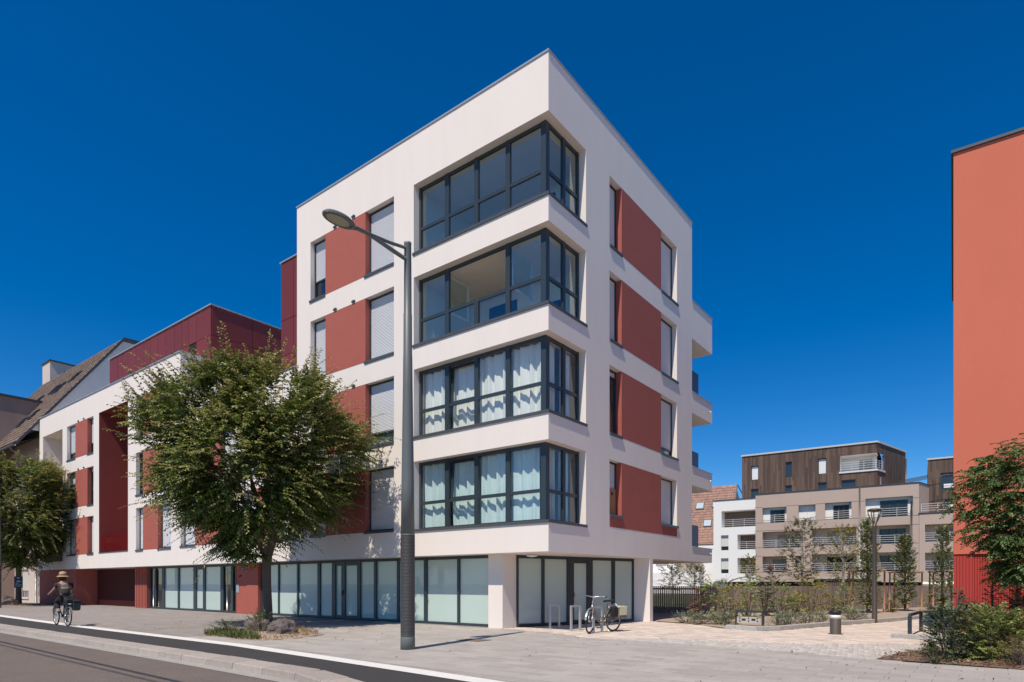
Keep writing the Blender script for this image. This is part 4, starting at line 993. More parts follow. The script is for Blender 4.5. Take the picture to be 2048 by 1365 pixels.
    mb = MB(); mb.box(xr, 0, -.052, -.044, R - .045, R - .037); mb.box(xr, 0, -.052, -.044, R + .03, R + .038); mb.build("chain", mat("chain_steel", (.1, .09, .08), .5, metal=.7), t)
    if rack:
        mb = MB()
        for s in (-1, 1): mb.tube([(-.20, .06 * s, .74), (-.78, .06 * s, .74), (-.78, 0, .74)], .006, 6); mb.tube([(xr, .07 * s, R), (-.52, .065 * s, .74)], .006, 6)
        mb.build("rack", CH, t)
    if kick: mb = MB(); mb.tube([(-.03, .05, .27), (-.08, .2, .0)], .011, 6); mb.build("kickstand", CH, t)
    t.rotation_euler = (tilt, 0, rz); return t
f, r_ = gnd(1178, 1267.4), gnd(1226, 1263.6); dv = (f - r_).normalized(); c0 = r_ + dv * .46
bk = bicycle("bicycle", "silver grey step-through bicycle with cream pannier bags leaning at a bike stand", (c0.x, c0.y, 0), math.atan2(dv.y, dv.x), mat("champagne_frame", (.23, .19, .15), .35, metal=.5), True, -.05, .38)
def bag(parent, name, x0, x1, y0, y1, z0, z1, m, flap=None):
    mb = MB(); e = .03
    vs = []; 
    for z, k in ((z0, e), (z0 + .04, 0), (z1 - .05, 0), (z1, e)):
        vs += [(x0 + k, y0 + k, z), (x1 - k, y0 + k, z), (x1 - k, y1 - k, z), (x0 + k, y1 - k, z)]
    fs = [(j * 4 + i, j * 4 + (i + 1) % 4, (j + 1) * 4 + (i + 1) % 4, (j + 1) * 4 + i) for j in range(3) for i in range(4)] + [(0, 1, 2, 3), (12, 13, 14, 15)]
    mb.add(vs, fs); b = mb.build(name, m, parent)
    if flap: mb = MB(); mb.box(x0 - .008, x1 + .008, y0 - .01, y1 + .01, z1 - .02, z1 + .015); mb.box(x0 + .02, x1 - .02, y0 - .012 if y0 < 0 else y1 + .001, y0 - .001 if y0 < 0 else y1 + .012, z0 + .1, z1 - .02); mb.build("flap", flap, b)
    return b
CREAM = mat("cream_canvas", (.62, .60, .42), .85, var=.2, vscale=12); TAUPE = mat("grey_brown_canvas", (.20, .16, .15), .9, var=.2, vscale=12)
bag(bk, "pannier", -.80, -.44, .08, .22, .40, .74, TAUPE, CREAM); bag(bk, "pannier", -.80, -.44, -.22, -.08, .40, .74, TAUPE, CREAM)
bag(bk, "saddle_bag", -.42, -.25, .07, .19, .45, .76, mat("black_bag", (.012, .012, .013), .7))
mb = MB(); mb.tube([(-.52, .0, .755), (-.2, 0, .76)], [.07, .06], 8); mb.build("rack_roll", mat("pale_roll", (.6, .6, .58), .8), bk)

# cyclist riding away along the cycle lane
cr_, cf_ = gnd(135.8, 1253.2), gnd(118.0, 1250.8); dv = Vector((M.A.x, M.A.y, 0)); c0 = cr_ + dv * .46; rz = math.atan2(dv.y, dv.x)
bk2 = bicycle("bicycle", "dark blue bicycle with black rear bags ridden by the person in a straw hat", (c0.x, c0.y, 0), rz, mat("navy_frame", (.02, .035, .09), .35), False, 0, -.05, kick=False)
bag(bk2, "pannier", -.74, -.40, -.27, -.07, .52, .84, mat("dark_green_canvas", (.028, .04, .038), .8), mat("navy_flap", (.03, .05, .09), .7)); bag(bk2, "rack_bag", -.70, -.36, -.06, .10, .75, .92, MATS["black_bag"])
per = thing("person", "person in straw hat and dark printed T-shirt riding a bicycle along the cycle lane", "person", (c0.x, c0.y, 0), rz)
def skin(name, V, E_, Rr, m, parent, root=0, sub=2):
    me = bpy.data.meshes.new(name); me.from_pydata([tuple(v) for v in V], E_, []); me.materials.append(m)
    o = link(name, me, parent); sk = o.modifiers.new("skin", 'SKIN'); sk.use_smooth_shade = True
    for i, r in enumerate(Rr):
        me.skin_vertices[0].data[i].radius = (r, r) if not isinstance(r, tuple) else r
        me.skin_vertices[0].data[i].use_root = (i == root)
    ss = o.modifiers.new("sub", 'SUBSURF'); ss.levels = sub; ss.render_levels = sub
    return o
SKIN = mat("skin", (.42, .24, .17), .6); TEE = mat("dark_grey_tee", (.045, .037, .036), .9, var=.3, vscale=8); TRS = mat("black_trousers", (.018, .017, .017), .9)
# joints: pelvis, spine, chest, neck, head; arms to the grips; legs to the pedals
Vb = [(-.22, 0, .97), (-.17, 0, 1.12), (-.09, 0, 1.30), (-.04, 0, 1.42), (-.01, 0, 1.50), (.02, 0, 1.60), (.02, 0, 1.66),
      (-.05, .17, 1.38), (.06, .24, 1.20), (.24, .29, 1.09), (.27, .30, 1.07),
      (-.05, -.17, 1.38), (.06, -.24, 1.20), (.24, -.29, 1.09), (.27, -.30, 1.07),
      (-.20, .10, .93), (.17, .12, .80), (-.04, .12, .52), (.05, .12, .48),
      (-.20, -.10, .93), (.10, -.12, .55), (.02, -.12, .20), (.13, -.12, .16)]
Eb = [(0, 1), (1, 2), (2, 3), (3, 4), (4, 5), (5, 6), (3, 7), (7, 8), (8, 9), (9, 10), (3, 11), (11, 12), (12, 13), (13, 14), (0, 15), (15, 16), (16, 17), (17, 18), (0, 19), (19, 20), (20, 21), (21, 22)]
Rb = [.13, .125, .125, .075, .055, .085, .075, .055, .042, .034, .036, .055, .042, .034, .036, .085, .065, .042, .038, .085, .065, .042, .038]
skin("body", Vb, Eb, Rb, SKIN, per)
skin("tee_shirt", [(-.225, 0, .98), (-.175, 0, 1.12), (-.10, 0, 1.28), (-.05, 0, 1.40), (-.055, .18, 1.375), (.02, .22, 1.26), (-.055, -.18, 1.375), (.02, -.22, 1.26)], [(0, 1), (1, 2), (2, 3), (3, 4), (4, 5), (3, 6), (6, 7)], [(.17, .15), (.165, .145), (.17, .14), (.12, .09), .078, .068, .078, .068], TEE, per)
skin("trousers", [(-.22, 0, .95), (-.20, .11, .92), (.17, .125, .80), (-.02, .12, .56), (-.20, -.11, .92), (.10, -.125, .55), (.03, -.12, .25)], [(0, 1), (1, 2), (2, 3), (0, 4), (4, 5), (5, 6)], [.15, .11, .085, .062, .11, .085, .06], TRS, per)
for s, x, z in ((1, .05, .475), (-1, .12, .155)):
    mb = MB(); vs = []; n = 8
    for k, (dx, w, h) in enumerate(((-.13, .03, .05), (-.08, .045, .08), (.02, .045, .06), (.1, .04, .035), (.14, .02, .02))):
        for i in range(n): a = 2 * math.pi * i / n; vs.append((x + dx, .12 * s + w * math.cos(a), z + .02 + h * math.sin(a) * .6))
    mb.smooth = True; mb.add(vs, [(k * n + i, k * n + (i + 1) % n, (k + 1) * n + (i + 1) % n, (k + 1) * n + i) for k in range(4) for i in range(n)] + [tuple(range(n))[::-1], tuple(range(4 * n, 5 * n))]); mb.build("shoe", mat("grey_shoe", (.25, .24, .23), .7), per)
for s in (-1, 1):       # fingers wrapped round the grips
    for k in range(5):
        y = s * (.345 - .02 * k); x = .215 + .024 * k
        if k == 4: P_ = [(x - .02, y, 1.065), (x - .015, y - s * .03, 1.05), (x + .015, y - s * .045, 1.035)]
        else: P_ = [(x - .03, y, 1.062), (x, y + s * .004, 1.072 - .003 * k), (x + .022, y, 1.052), (x + .012, y, 1.028)]
        mb = MB(); mb.tube(P_, [.010] * len(P_), 6); mb.build("finger", SKIN, per)
mb = MB(); mb.lathe([(.178, 0), (.182, .006), (.155, .024), (.112, .045), (.110, .09), (.102, .14), (.078, .168), (.03, .18), (.005, .182)], 24, (.0, 0, 1.63)); hat = mb.build("straw_hat", mat("straw", (.50, .33, .17), .9, var=.4, vscale=30, col2=(.35, .2, .1)), per)
mb = MB(); mb.lathe([(.121, 1.682), (.117, 1.715)], 24); mb.build("hat_band", mat("hat_band_cloth", (.12, .07, .05), .9), hat)
mb = MB(); mb.lathe([(.08, 1.48), (.095, 1.53), (.098, 1.60), (.095, 1.66)], 16, (.005, 0, 0)); mb.build("hair", mat("dark_hair", (.03, .022, .018), .8), per)
mb = MB(); rp_ = random.Random(8)
for row, (z, n, wd) in enumerate(((1.345, 11, .24), (1.295, 9, .27), (1.262, 9, .27))):
    for i in range(n):
        y = -wd / 2 + wd * (i + .5) / n; hgt = (.02 if row == 0 else .026); bend = .02 * (y / .14) ** 2
        yy = y; xb = -.292 + (1.30 - z) * -.42 + bend * 1.8 + .035
        mb.quad((xb, yy - wd / n * .36, z - hgt * rp_.uniform(.4, 1) * .5), (xb, yy + wd / n * .3, z - hgt * .5), (xb, yy + wd / n * .3, z + hgt * .5), (xb, yy - wd / n * .36, z + hgt * .5))
pr_ = mb.build("shirt_print", mat("pale_print", (.55, .52, .48), .9), per)
sw = pr_.modifiers.new("wrap", 'SHRINKWRAP'); sw.target = next(c for c in per.children if c.name.startswith("tee_shirt")); sw.offset = .006

# ------------------------------------------------------------------ old house beyond the wing
TILE = mat("brown_roof_tile", (.19, .135, .11), .85, var=.5, vscale=3, bump=.3, bscale=40, island=.35, col2=(.11, .075, .062))
OLDW = mat("aged_cream_render", (.62, .53, .47), .9, var=.35, vscale=1.2, bump=.3, bscale=40, col2=(.48, .40, .35))
GABLE = mat("pale_gable_render", (.62, .62, .62), .9, var=.2, vscale=1.0)
oh = thing("old_house", "old cream house with steep brown tiled roof, skylights and gutter beside the wing", "house", M.loc, M.rz)
a0, a1 = 43.55, 62.0
fz = lambda b: 11.2 + (b + 1.3) * (20.35 - 11.2) / (5.4 + 1.3)
mb = MB(); ops = [(M.front(x1, 1200, .2)[0], M.front(x0, 1200, .2)[0], .35, 2.45, .2) for x0, x1 in ((9, 21), (42, 57))] + [(M.front(x1, 1000, .2)[0], M.front(x0, 1000, .2)[0], 8.2, 10.6, .25) for x0, x1 in ((35, 43), (47, 55))]
holes(mb, a0, a1, 0, 12.5, ops, lambda u, w, z: L(u, .2 + w, z), .2)
mb.build("wall", OLDW, oh)
mb = MB(); pr = [(-.6, 12.2), (5.35, 20.2), (12, 20.3), (12, 0), (.2, 0), (.2, 12.2)]; mb.add([L(a0 + .002, b, z) for b, z in pr], [tuple(range(6))]); mb.build("gable_wall", GABLE, oh)
tl = MB(); nr = 26; nc = 62
for i in range(nr):
    b0 = -1.3 + (5.4 + 1.3) * i / nr; b1 = -1.3 + 6.7 * (i + 1.25) / nr; z0, z1 = fz(b0), fz(b1)
    for j in range(nc):
        u0 = a0 - .1 + (a1 - a0) * j / nc; u1 = u0 + (a1 - a0) / nc * .98; um = (u0 + u1) / 2; h = .07
        tl.add([L(u0, b0 - .06, z0 + .045), L(um, b0 - .10, z0 + .09), L(u1, b0 - .06, z0 + .045), L(u1, b1, z1), L(um, b1 - .05, z1 + .03), L(u0, b1, z1), L(u0, b0, z0 - .02), L(u1, b0, z0 - .02)], [(0, 1, 4, 5), (1, 2, 3, 4), (0, 6, 7, 2, 1)])
stuff(tl.build("roof_tiles", TILE, oh))
mb = MB(); mb.quad(L(a0, -1.3, fz(-1.3) - .05), L(a1, -1.3, fz(-1.3) - .05), L(a1, 5.4, 20.3), L(a0, 5.4, 20.3)); mb.quad(L(a0, 5.4, 20.3), L(a1, 5.4, 20.3), L(a1, 12, 20.5), L(a0, 12, 20.5)); mb.quad(L(a0, .2, 11.9), L(a1, .2, 11.9), L(a1, -1.3, fz(-1.3) - .06), L(a0, -1.3, fz(-1.3) - .06)); mb.build("roof", mat("roof_underside", (.06, .045, .035), .9), oh)
mb = MB()
for p, q in (((-1.4, fz(-1.4)), (5.42, 20.42)), ((5.42, 20.42), (12, 20.6))):
    mb.add([L(a0 - .12, p[0], p[1] - .16), L(a0 - .12, q[0], q[1] - .16), L(a0 - .12, q[0], q[1] + .1), L(a0 - .12, p[0], p[1] + .1), L(a0 + .02, p[0], p[1] - .16), L(a0 + .02, q[0], q[1] - .16), L(a0 + .02, q[0], q[1] + .1), L(a0 + .02, p[0], p[1] + .1)], [(0, 1, 2, 3), (4, 5, 6, 7), (3, 2, 6, 7), (0, 1, 5, 4)])
mb.build("verge_flashing", mat("dark_zinc", (.05, .055, .065), .45), oh)
mb = MB(); mb.tube([L(a0, -1.42, 11.02), L(a1, -1.42, 11.02)], .09, 10); mb.tube([L(44.6, -1.42, 10.95), L(44.6, -1.3, 10.75), L(44.6, .0, 10.2), L(44.6, .08, 9.9), L(44.6, .08, 0)], .06, 8); mb.build("gutter", mat("zinc", (.25, .27, .29), .4, metal=.5), oh)
for (u, b, w, hh) in ((46.2, 2.9, .9, 1.1), (48.2, 2.4, .9, 1.3), (49.9, 2.6, .8, 1.1), (52.3, 2.0, 1.1, 1.5), (46.9, .5, .9, 1.0), (48.6, .2, .9, 1.0), (50.6, -.2, .9, .9)):
    def sp(du, db, dz): b_ = b + db; return L(u + du, b_ - dz * .8, fz(b_) + dz * .6 + .05)
    mb = MB(); 
    for q in ((0, .08, 0, hh), (w - .08, w, 0, hh), (.08, w - .08, 0, .1), (.08, w - .08, hh - .1, hh)):
        ps = [sp(x, y * .6, d) for d in (.02, .16) for y in q[2:] for x in q[:2]]; mb.add(ps, [(0, 2, 3, 1), (4, 5, 7, 6), (0, 1, 5, 4), (2, 6, 7, 3), (0, 4, 6, 2), (1, 3, 7, 5)])
    sk = mb.build("skylight", mat("dark_zinc", (0, 0, 0)), oh)
    mb = MB(); mb.add([sp(.08, .06, .1), sp(w - .08, .06, .1), sp(w - .08, (hh - .1) * .6, .1), sp(.08, (hh - .1) * .6, .1)], [(0, 1, 2, 3)]); mb.build("pane", mat("skylight_glass", (.03, .04, .05), .08), sk)
ca = M.front(100, 730, 6.5)[0]; cb = M.front(85, 730, 6.5)[0]; cz = M.front(100, 722, 6.5)[1]
mb = MB(); mb.box(-ca, -cb, 6.5, 9.2, 19.5, cz); ch = mb.build("roof_block", OLDW, oh)
mb = MB(); mb.box(-ca + .12, -cb - .1, 6.4, 9.3, cz + .002, cz + .12); mb.build("cap", MATS["dark_zinc"], ch)
mb = MB(); mb.box(-ca + .001, -ca + .012, 7.7, 8.3, cz - 1.0, cz - .7); mb.build("vent", BLACK, ch)
for i, (x0, x1) in enumerate(((9, 21), (42, 57))):
    u0, u1 = M.front(x1, 1200, .2)[0], M.front(x0, 1200, .2)[0]; mp_ = lambda u, w, z: L(u, .2 + w, z)
    mb = MB(); slats(mb, mp_, u0 + .02, u1 - .02, .12, .85, 2.44, .055); wn_ = mb.build("window", mat("cream_shutter", (.62, .62, .57), .6), oh)
    mb = MB(); fbox(mb, mp_, u0, u1, .17, .2, .35, .84); mb.build("pane", mat("dark_pane", (.03, .03, .035), .1), wn_)
    mb = MB(); fbox(mb, mp_, u0 - .05, u1 + .05, -.08, -.002, .26, .34); mb.build("sill", mat("white_sill", (.7, .7, .68), .6), wn_)
    mb = MB()
    for k in range(5): fbox(mb, mp_, u0 + .1 + k * (u1 - u0) / 5.5, u0 + .16 + k * (u1 - u0) / 5.5, .13, .16, .36, .82)
    mb.build("bars", MATS["white_sill"], wn_)
for x0, x1 in ((35, 43), (47, 55)):
    u0, u1 = M.front(x1, 1000, .2)[0], M.front(x0, 1000, .2)[0]; mb = MB(); fbox(mb, lambda u, w, z: L(u, .2 + w, z), u0, u1, .2, .24, 8.2, 10.6); mb.build("window", MATS["dark_pane"], oh)
mb = MB(); mb.box(-44.4, -47.6, -.9, .19, 8.0, 8.12); bl = mb.build("balcony", mat("zinc", (0, 0, 0)), oh)
for i in range(14): mb = MB(); mb.box(-44.45 - i * .235, -44.48 - i * .235, -.88, -.85, 8.121, 9.0); mb.build("baluster", ANTH2, bl)
mb = MB(); mb.box(-44.4, -47.6, -.9, -.84, 9.001, 9.06); mb.build("handrail", ANTH2, bl)
nb_ = thing("neighbour_house", "brown rendered house end wall standing forward of the old tiled roof", "house", M.loc, M.rz)
mb = MB(); A_ = 50.0; mb.box(-A_, -A_ - 14, -6, 2.1, 0, 15.75); mb.build("wall", mat("brown_render", (.36, .265, .225), .9, var=.5, vscale=.8, bump=.3, bscale=30, streak=.4, col2=(.24, .17, .145)), nb_)
mb = MB(); mb.box(-A_ + .12, -A_ - 14, -6.1, 2.25, 15.752, 15.9); mb.build("roof_edge", MATS["dark_zinc"], nb_)

# ------------------------------------------------------------------ buildings across the garden
def background_block(fr, b, ops, name_, wallm, x0, x1, ztop, zbase, parent, depth=1.6, open_top=0, thick=12, roof_b=0.0):
    u0, u1 = fr.front(x1, 1000, b)[0], fr.front(x0, 1000, b)[0]
    mb = MB(); oo = []
    for (px0, px1, py0, py1) in ops:
        xm = (px0 + px1) / 2; ua, ub = fr.front(px1, py0, b)[0], fr.front(px0, py0, b)[0]
        za = .5 * (fr.front(px0, py1, b)[1] + fr.front(px1, py1, b)[1]); zb = .5 * (fr.front(px0, py0, b)[1] + fr.front(px1, py0, b)[1])
        oo.append((max(ua, u0 + .001), min(ub, u1 - .001), za, zb, .25 if len(oo) < open_top else depth))
    mp = lambda u, w, z: L(u, b + w, z)
    holes(mb, u0, u1, zbase, ztop, oo, mp, depth)
    mb.quad(L(u0, b, zbase), L(u0, b + thick, zbase), L(u0, b + thick, ztop), L(u0, b, ztop)); mb.quad(L(u1, b, zbase), L(u1, b + thick, zbase), L(u1, b + thick, ztop), L(u1, b, ztop))
    mb.quad(L(u0, b + roof_b, ztop - .3), L(u1, b + roof_b, ztop - .3), L(u1, b + thick, ztop - .3), L(u0, b + thick, ztop - .3)); mb.quad(L(u0, b + thick, zbase), L(u1, b + thick, zbase), L(u1, b + thick, ztop), L(u0, b + thick, ztop))
    o = mb.build(name_, wallm, parent)
    mb = MB(); mb.box(-u0 + .08, -u1 - .08, b - .08, b + .3, ztop + .003, ztop + .1); mb.box(-u0 + .08, -u0 - .2, b + .301, b + thick, ztop + .003, ztop + .1); mb.build("coping", MATS["dark_zinc"], o)
    return o, oo, mp
BW = mat("bright_white_render", (.80, .79, .77), .9); TAU = mat("taupe_facade_board", (.47, .365, .31), .8, var=.12, vscale=.6); TAUD = mat("loggia_inner_render", (.62, .58, .53), .9)
G = Frame(-880, 1838, 67.0)
gb = thing("apartment_block", "long taupe and white apartment block with recessed balconies across the garden", "building", G.loc, G.rz)
RAILW = mat("white_rail", (.68, .68, .66), .5)
def balcony_rail(mp, u0, u1, z, parent, hgt=1.0, w=.12):
    mb = MB()
    for k in range(4): fbox(mb, mp, u0, u1, w - .015, w + .015, z + .22 + k * (hgt - .3) / 3, z + .255 + k * (hgt - .3) / 3)
    n = max(2, int((u1 - u0) / 1.5) + 1)
    for i in range(n + 1): u = u0 + (u1 - u0) * i / n; fbox(mb, mp, u - .02, u + .02, w + .021, w + .05, z + .05, z + hgt)
    return mb.build("railing", RAILW, parent)
def fill_bay(mp, o, parent, back, kind, depth=1.6, rl=True, seed=0):
    u0, u1, z0, z1 = o[:4]; rd = random.Random(seed)
    mb = MB(); fbox(mb, mp, u0 - .2, u1 + .2, depth + .001, depth + .05, z0 - .2, z1 + (1.2 if back is BW else .2)); bay = mb.build("balcony_bay", back, parent)
    w = u1 - u0; d0, d1 = u0 + w * .12, u0 + w * .68
    if kind == 'shutter': mb = MB(); fbox(mb, mp, d0, d1, depth - .04, depth, z0, z1 - .35); mb.build("shutter", mat("grey_shutter", (.30, .31, .29), .6), bay)
    elif kind == 'glass':
        mb = MB(); fbox(mb, mp, d0, d1, depth - .03, depth, z0, z1 - .3); dr = mb.build("glass_door", mat("dark_door_glass", (.02, .025, .028), .08), bay)
        mb = MB()
        for t in (0, .33, .66, 1): fbox(mb, mp, d0 + (d1 - d0) * t - .05, d0 + (d1 - d0) * t + .05, depth - .07, depth - .031, z0, z1 - .3)
        mb.build("door_frame", ANTH, dr)
    if rl: balcony_rail(mp, u0, u1, z0, bay)
    return bay
zt = lambda x, y, b=0: G.front(x, y, b)[1]
ztau = .5 * (zt(1511, 990) + zt(1838, 966)); zb0 = 1.6
ops = [(1525, 1573, 1015, 1046), (1597, 1631, 1010, 1042), (1650, 1703, 1005, 1039), (1731, 1826, 995, 1034),
       (1525, 1606, 1063, 1096), (1624, 1713, 1056, 1091), (1731, 1820, 1051, 1088),
       (1525, 1573, 1113, 1145), (1590, 1607, 1112, 1144), (1624, 1713, 1108, 1143), (1731, 1820, 1105, 1143)]
o, oo, mp = background_block(G, 0, ops, "taupe_wall", TAU, 1511, 1838, ztau, zb0, gb, open_top=4, roof_b=.6)
kinds = ['glass', None, 'glass', 'glass', 'shutter', 'shutter', 'glass', 'shutter', None, 'glass', 'glass']
for i, (q, kd) in enumerate(zip(oo, kinds)): fill_bay(mp, q, gb, BW if i < 4 else TAUD, kd, .5 if i < 4 else 1.6, rl=True, seed=i)
# board joints and downpipes
mb = MB()
for y in (1016, 1047, 1063, 1096, 1113, 1145):
    z = G.front(1511, y)[1]; 
    us_ = sorted([.02] + [v for q in oo if q[2] - .1 < z < q[3] + .1 for v in q[:2]] + [oo[0][1] + 1.0])
    for k in range(0, len(us_) - 1, 2): fbox(mb, mp, us_[k], us_[k + 1], -.012, -.004, z - .02, z + .02)
mb.build("board_joints", mat("dark_joint_line", (.16, .12, .1), .9), gb)
u = G.front(1719.5, 1000)[0]; mb = MB(); mb.tube([L(u, -.1, ztau), L(u, -.1, 2)], .09, 8); mb.build("downpipe", mat("pale_pipe", (.6, .6, .6), .5), gb)
u = G.front(1823, 1000)[0]; mb = MB(); mb.tube([L(u, -.1, zt(1823, 1003)), L(u, -.1, 2)], .09, 8); mb.build("downpipe", mat("grey_pipe", (.22, .24, .25), .5), gb)
# white end of the block
opw = [(1443, 1511, 1021, 1054), (1475, 1511, 1069, 1099), (1475, 1511, 1116, 1147), (1442, 1457, 1071, 1101), (1442, 1457, 1117, 1147)]
o, oo, mp = background_block(G, .15, opw, "white_wall", BW, 1427, 1511, .5 * (zt(1427, 1003) + zt(1511, 996.5)), zb0, gb)
for q in oo[:3]: fill_bay(mp, q, gb, mat("brown_bay", (.17, .125, .11), .9), None)
for q in oo[3:]:
    mb = MB(); fbox(mb, mp, q[0], q[1], .25, .3, q[2] + .5, q[3]); wn2 = mb.build("window", mat("white_blind", (.62, .62, .6), .6), gb)
    mb = MB(); fbox(mb, mp, q[0], q[1], .25, .3, q[2], q[2] + .49); mb.build("pane", MATS["dark_door_glass"], wn2)
# lower right part with terrace
opr = [(1850, 1925, 1048, 1083), (1850, 1925, 1105, 1140)]
o, oo, mp = background_block(G, -.05, opr, "taupe_wall", TAU, 1838.5, 1960, zt(1842, 1028), zb0, gb)
for q in oo: fill_bay(mp, q, gb, TAUD, 'shutter')
z = zt(1842, 1028); balcony_rail(lambda u, w, z_: L(u, -.05 + w, z_), -9.0, -.2, z + .1, gb, 1.0)
SD = Vector((1.198, 1.0)).normalized()
def skew(fr, a, b):
    d = Vector((-SD.dot(fr.A), SD.dot(fr.B))); n_ = Vector((-d.y, d.x)); c = Vector((-a, b))
    return lambda u, w, z: (c.x + d.x * u + n_.x * w, c.y + d.y * u + n_.y * w, z)
def reach(fr, a, b, x):
    c = fr.w(a, b); k = (x - CX) / F; return (k * c.y - c.x) / (SD.x - k * SD.y)
mk = skew(G, 0, 0); ln = reach(G, 0, 0, 1868); mb = MB(); mb.quad(mk(0, 0, zb0), mk(ln, 0, zb0), mk(ln, 0, ztau), mk(0, 0, ztau)); mb.quad(mk(0, -.001, ztau - .29), mk(ln, 0, ztau - .29), L(ln, 10, ztau - .29), L(2, 5, ztau - .29)); mb.build("side_wall", TAU, gb)
mb = MB(); fbox(mb, mk, -.05, ln, -.06, .2, ztau + .004, ztau + .1); mb.build("coping", MATS["dark_zinc"], gb)
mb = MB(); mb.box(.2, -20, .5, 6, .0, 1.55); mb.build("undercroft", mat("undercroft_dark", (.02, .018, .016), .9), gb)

# wood-clad upper storeys
def woodmat():
    m = mat("dark_wood_boards", (.105, .068, .052), .85, var=.5, vscale=1.0, streak=.12, col2=(.055, .036, .03)); n = m.node_tree.nodes; l = m.node_tree.links
    p = n["Principled BSDF"]; src = p.inputs['Base Color'].links[0].from_socket
    tc = n.new("ShaderNodeTexCoord"); sx = n.new("ShaderNodeSeparateXYZ"); l.new(tc.outputs['Object'], sx.inputs[0])
    ad = n.new("ShaderNodeMath"); l.new(sx.outputs[0], ad.inputs[0]); l.new(sx.outputs[1], ad.inputs[1])
    mu = n.new("ShaderNodeMath"); mu.operation = 'MULTIPLY'; mu.inputs[1].default_value = 5.0; l.new(ad.outputs[0], mu.inputs[0])
    fl = n.new("ShaderNodeMath"); fl.operation = 'FLOOR'; l.new(mu.outputs[0], fl.inputs[0])
    fz_ = n.new("ShaderNodeMath"); fz_.operation = 'MULTIPLY'; fz_.inputs[1].default_value = .35; l.new(sx.outputs[2], fz_.inputs[0])
    fa = n.new("ShaderNodeMath"); fa.operation = 'MULTIPLY_ADD'; fa.inputs[1].default_value = 7.31; l.new(fl.outputs[0], fa.inputs[0]); l.new(fz_.outputs[0], fa.inputs[2])
    ff = n.new("ShaderNodeMath"); ff.operation = 'FLOOR'; l.new(fa.outputs[0], ff.inputs[0])
    wnz = n.new("ShaderNodeTexWhiteNoise"); wnz.noise_dimensions = '2D'; cb = n.new("ShaderNodeCombineXYZ"); l.new(fl.outputs[0], cb.inputs[0]); l.new(ff.outputs[0], cb.inputs[1]); l.new(cb.outputs[0], wnz.inputs['Vector'])
    mr = n.new("ShaderNodeMapRange"); mr.inputs[3].default_value = .65; mr.inputs[4].default_value = 1.4; l.new(wnz.outputs['Value'], mr.inputs[0])
    cc = n.new("ShaderNodeCombineColor")
    for i in range(3): l.new(mr.outputs[0], cc.inputs[i])
    mm = n.new("ShaderNodeMix"); mm.data_type = 'RGBA'; mm.blend_type = 'MULTIPLY'; mm.inputs[0].default_value = 1; l.new(src, mm.inputs[6]); l.new(cc.outputs[0], mm.inputs[7]); l.new(mm.outputs[2], p.inputs['Base Color'])
    return m
WOOD = woodmat()
bW = 5.0; ua = G.front(1754, 900, bW)[0]; wf = lambda x, y: G.front(x, y, bW)
ww = thing("wood_clad_building", "dark brown timber-clad building with white shutters rising behind the taupe block", "building", G.loc, G.rz)
opp = [(1502, 1517, 932, 961), (1571, 1584, 924, 955), (1636, 1653, 917, 949), (1502, 1517, 978, 1000), (1571, 1584, 971, 990), (1636, 1653, 965, 985), (1683, 1711, 960, 980)]
zw = .5 * (wf(1484, 914.5)[1] + wf(1754, 885)[1])
u1w = wf(1484, 914)[0]; lo, hi = ua, wf(1680, 910)[0]; zl0 = .5 * (wf(1680, 943)[1] + wf(1754, 938)[1]); zl1 = .5 * (wf(1680, 912)[1] + wf(1754, 907)[1])
mb = MB(); oo = []
for (px0, px1, py0, py1) in opp: oo.append((wf(px1, py0)[0], wf(px0, py0)[0], wf((px0 + px1) / 2, py1)[1], wf((px0 + px1) / 2, py0)[1], .25))
mp = lambda u, w, z: L(u, bW + w, z)
holes(mb, ua, u1w, 9.0, zw, oo + [(ua, hi, zl0, zl1, 2.2, 'r')], mp, .25)
mpS2 = skew(G, ua, bW); lsd = reach(G, ua, bW, 1811)
holes(mb, 0, lsd, 9.0, zw, [(0, 2.2, zl0, zl1, .2, 'r')], mpS2, .2)
mb.quad(L(u1w, bW, 9), L(u1w, bW + 9.5, 9), L(u1w, bW + 9.5, zw), L(u1w, bW, zw)); mb.quad(L(ua, bW, zw - .3), L(u1w, bW, zw - .3), L(u1w, bW + 9.5, zw - .3), L(ua, bW + 9.5, zw - .3)); mb.quad(L(ua, bW + 9.5, 0), L(u1w, bW + 9.5, 0), L(u1w, bW + 9.5, zw), L(ua, bW + 9.5, zw))
mb.build("timber_wall", WOOD, ww)
mb = MB(); mb.quad(L(ua, bW, zl1), L(hi, bW, zl1), L(hi, bW + 2.2, zl1), L(ua, bW + 2.2, zl1)); mb.quad(L(ua, bW, zl0), L(hi, bW, zl0), L(hi, bW + 2.2, zl0), L(ua, bW + 2.2, zl0)); mb.quad(L(ua + .1, bW + 2.2, zl0), L(hi, bW + 2.2, zl0), L(hi, bW + 2.2, zl1), L(ua + .1, bW + 2.2, zl1)); mb.quad(L(hi - .01, bW + .1, zl0), L(hi - .01, bW + 2.2, zl0), L(hi - .01, bW + 2.2, zl1), L(hi - .01, bW + .1, zl1))
lgw = mb.build("corner_loggia", BW, ww)
mb = MB(); fbox(mb, mp, ua + .6, hi - 1.9, 2.15, 2.19, zl0, zl1 - .35); mb.build("shutter", mat("grey_shutter", (0, 0, 0)), lgw)
balcony_rail(mp, ua + .1, hi, zl0, lgw, 1.1); balcony_rail(mpS2, .1, 2.1, zl0, lgw, 1.1)
mb = MB(); fbox(mb, mp, ua - .1, hi + .1, -.12, -.002, zl0 - .25, zl0 - .05); fbox(mb, mpS2, -.1, 2.3, -.12, -.002, zl0 - .25, zl0 - .05); mb.build("slab_edge", mat("pale_edge", (.6, .6, .58), .6), lgw)
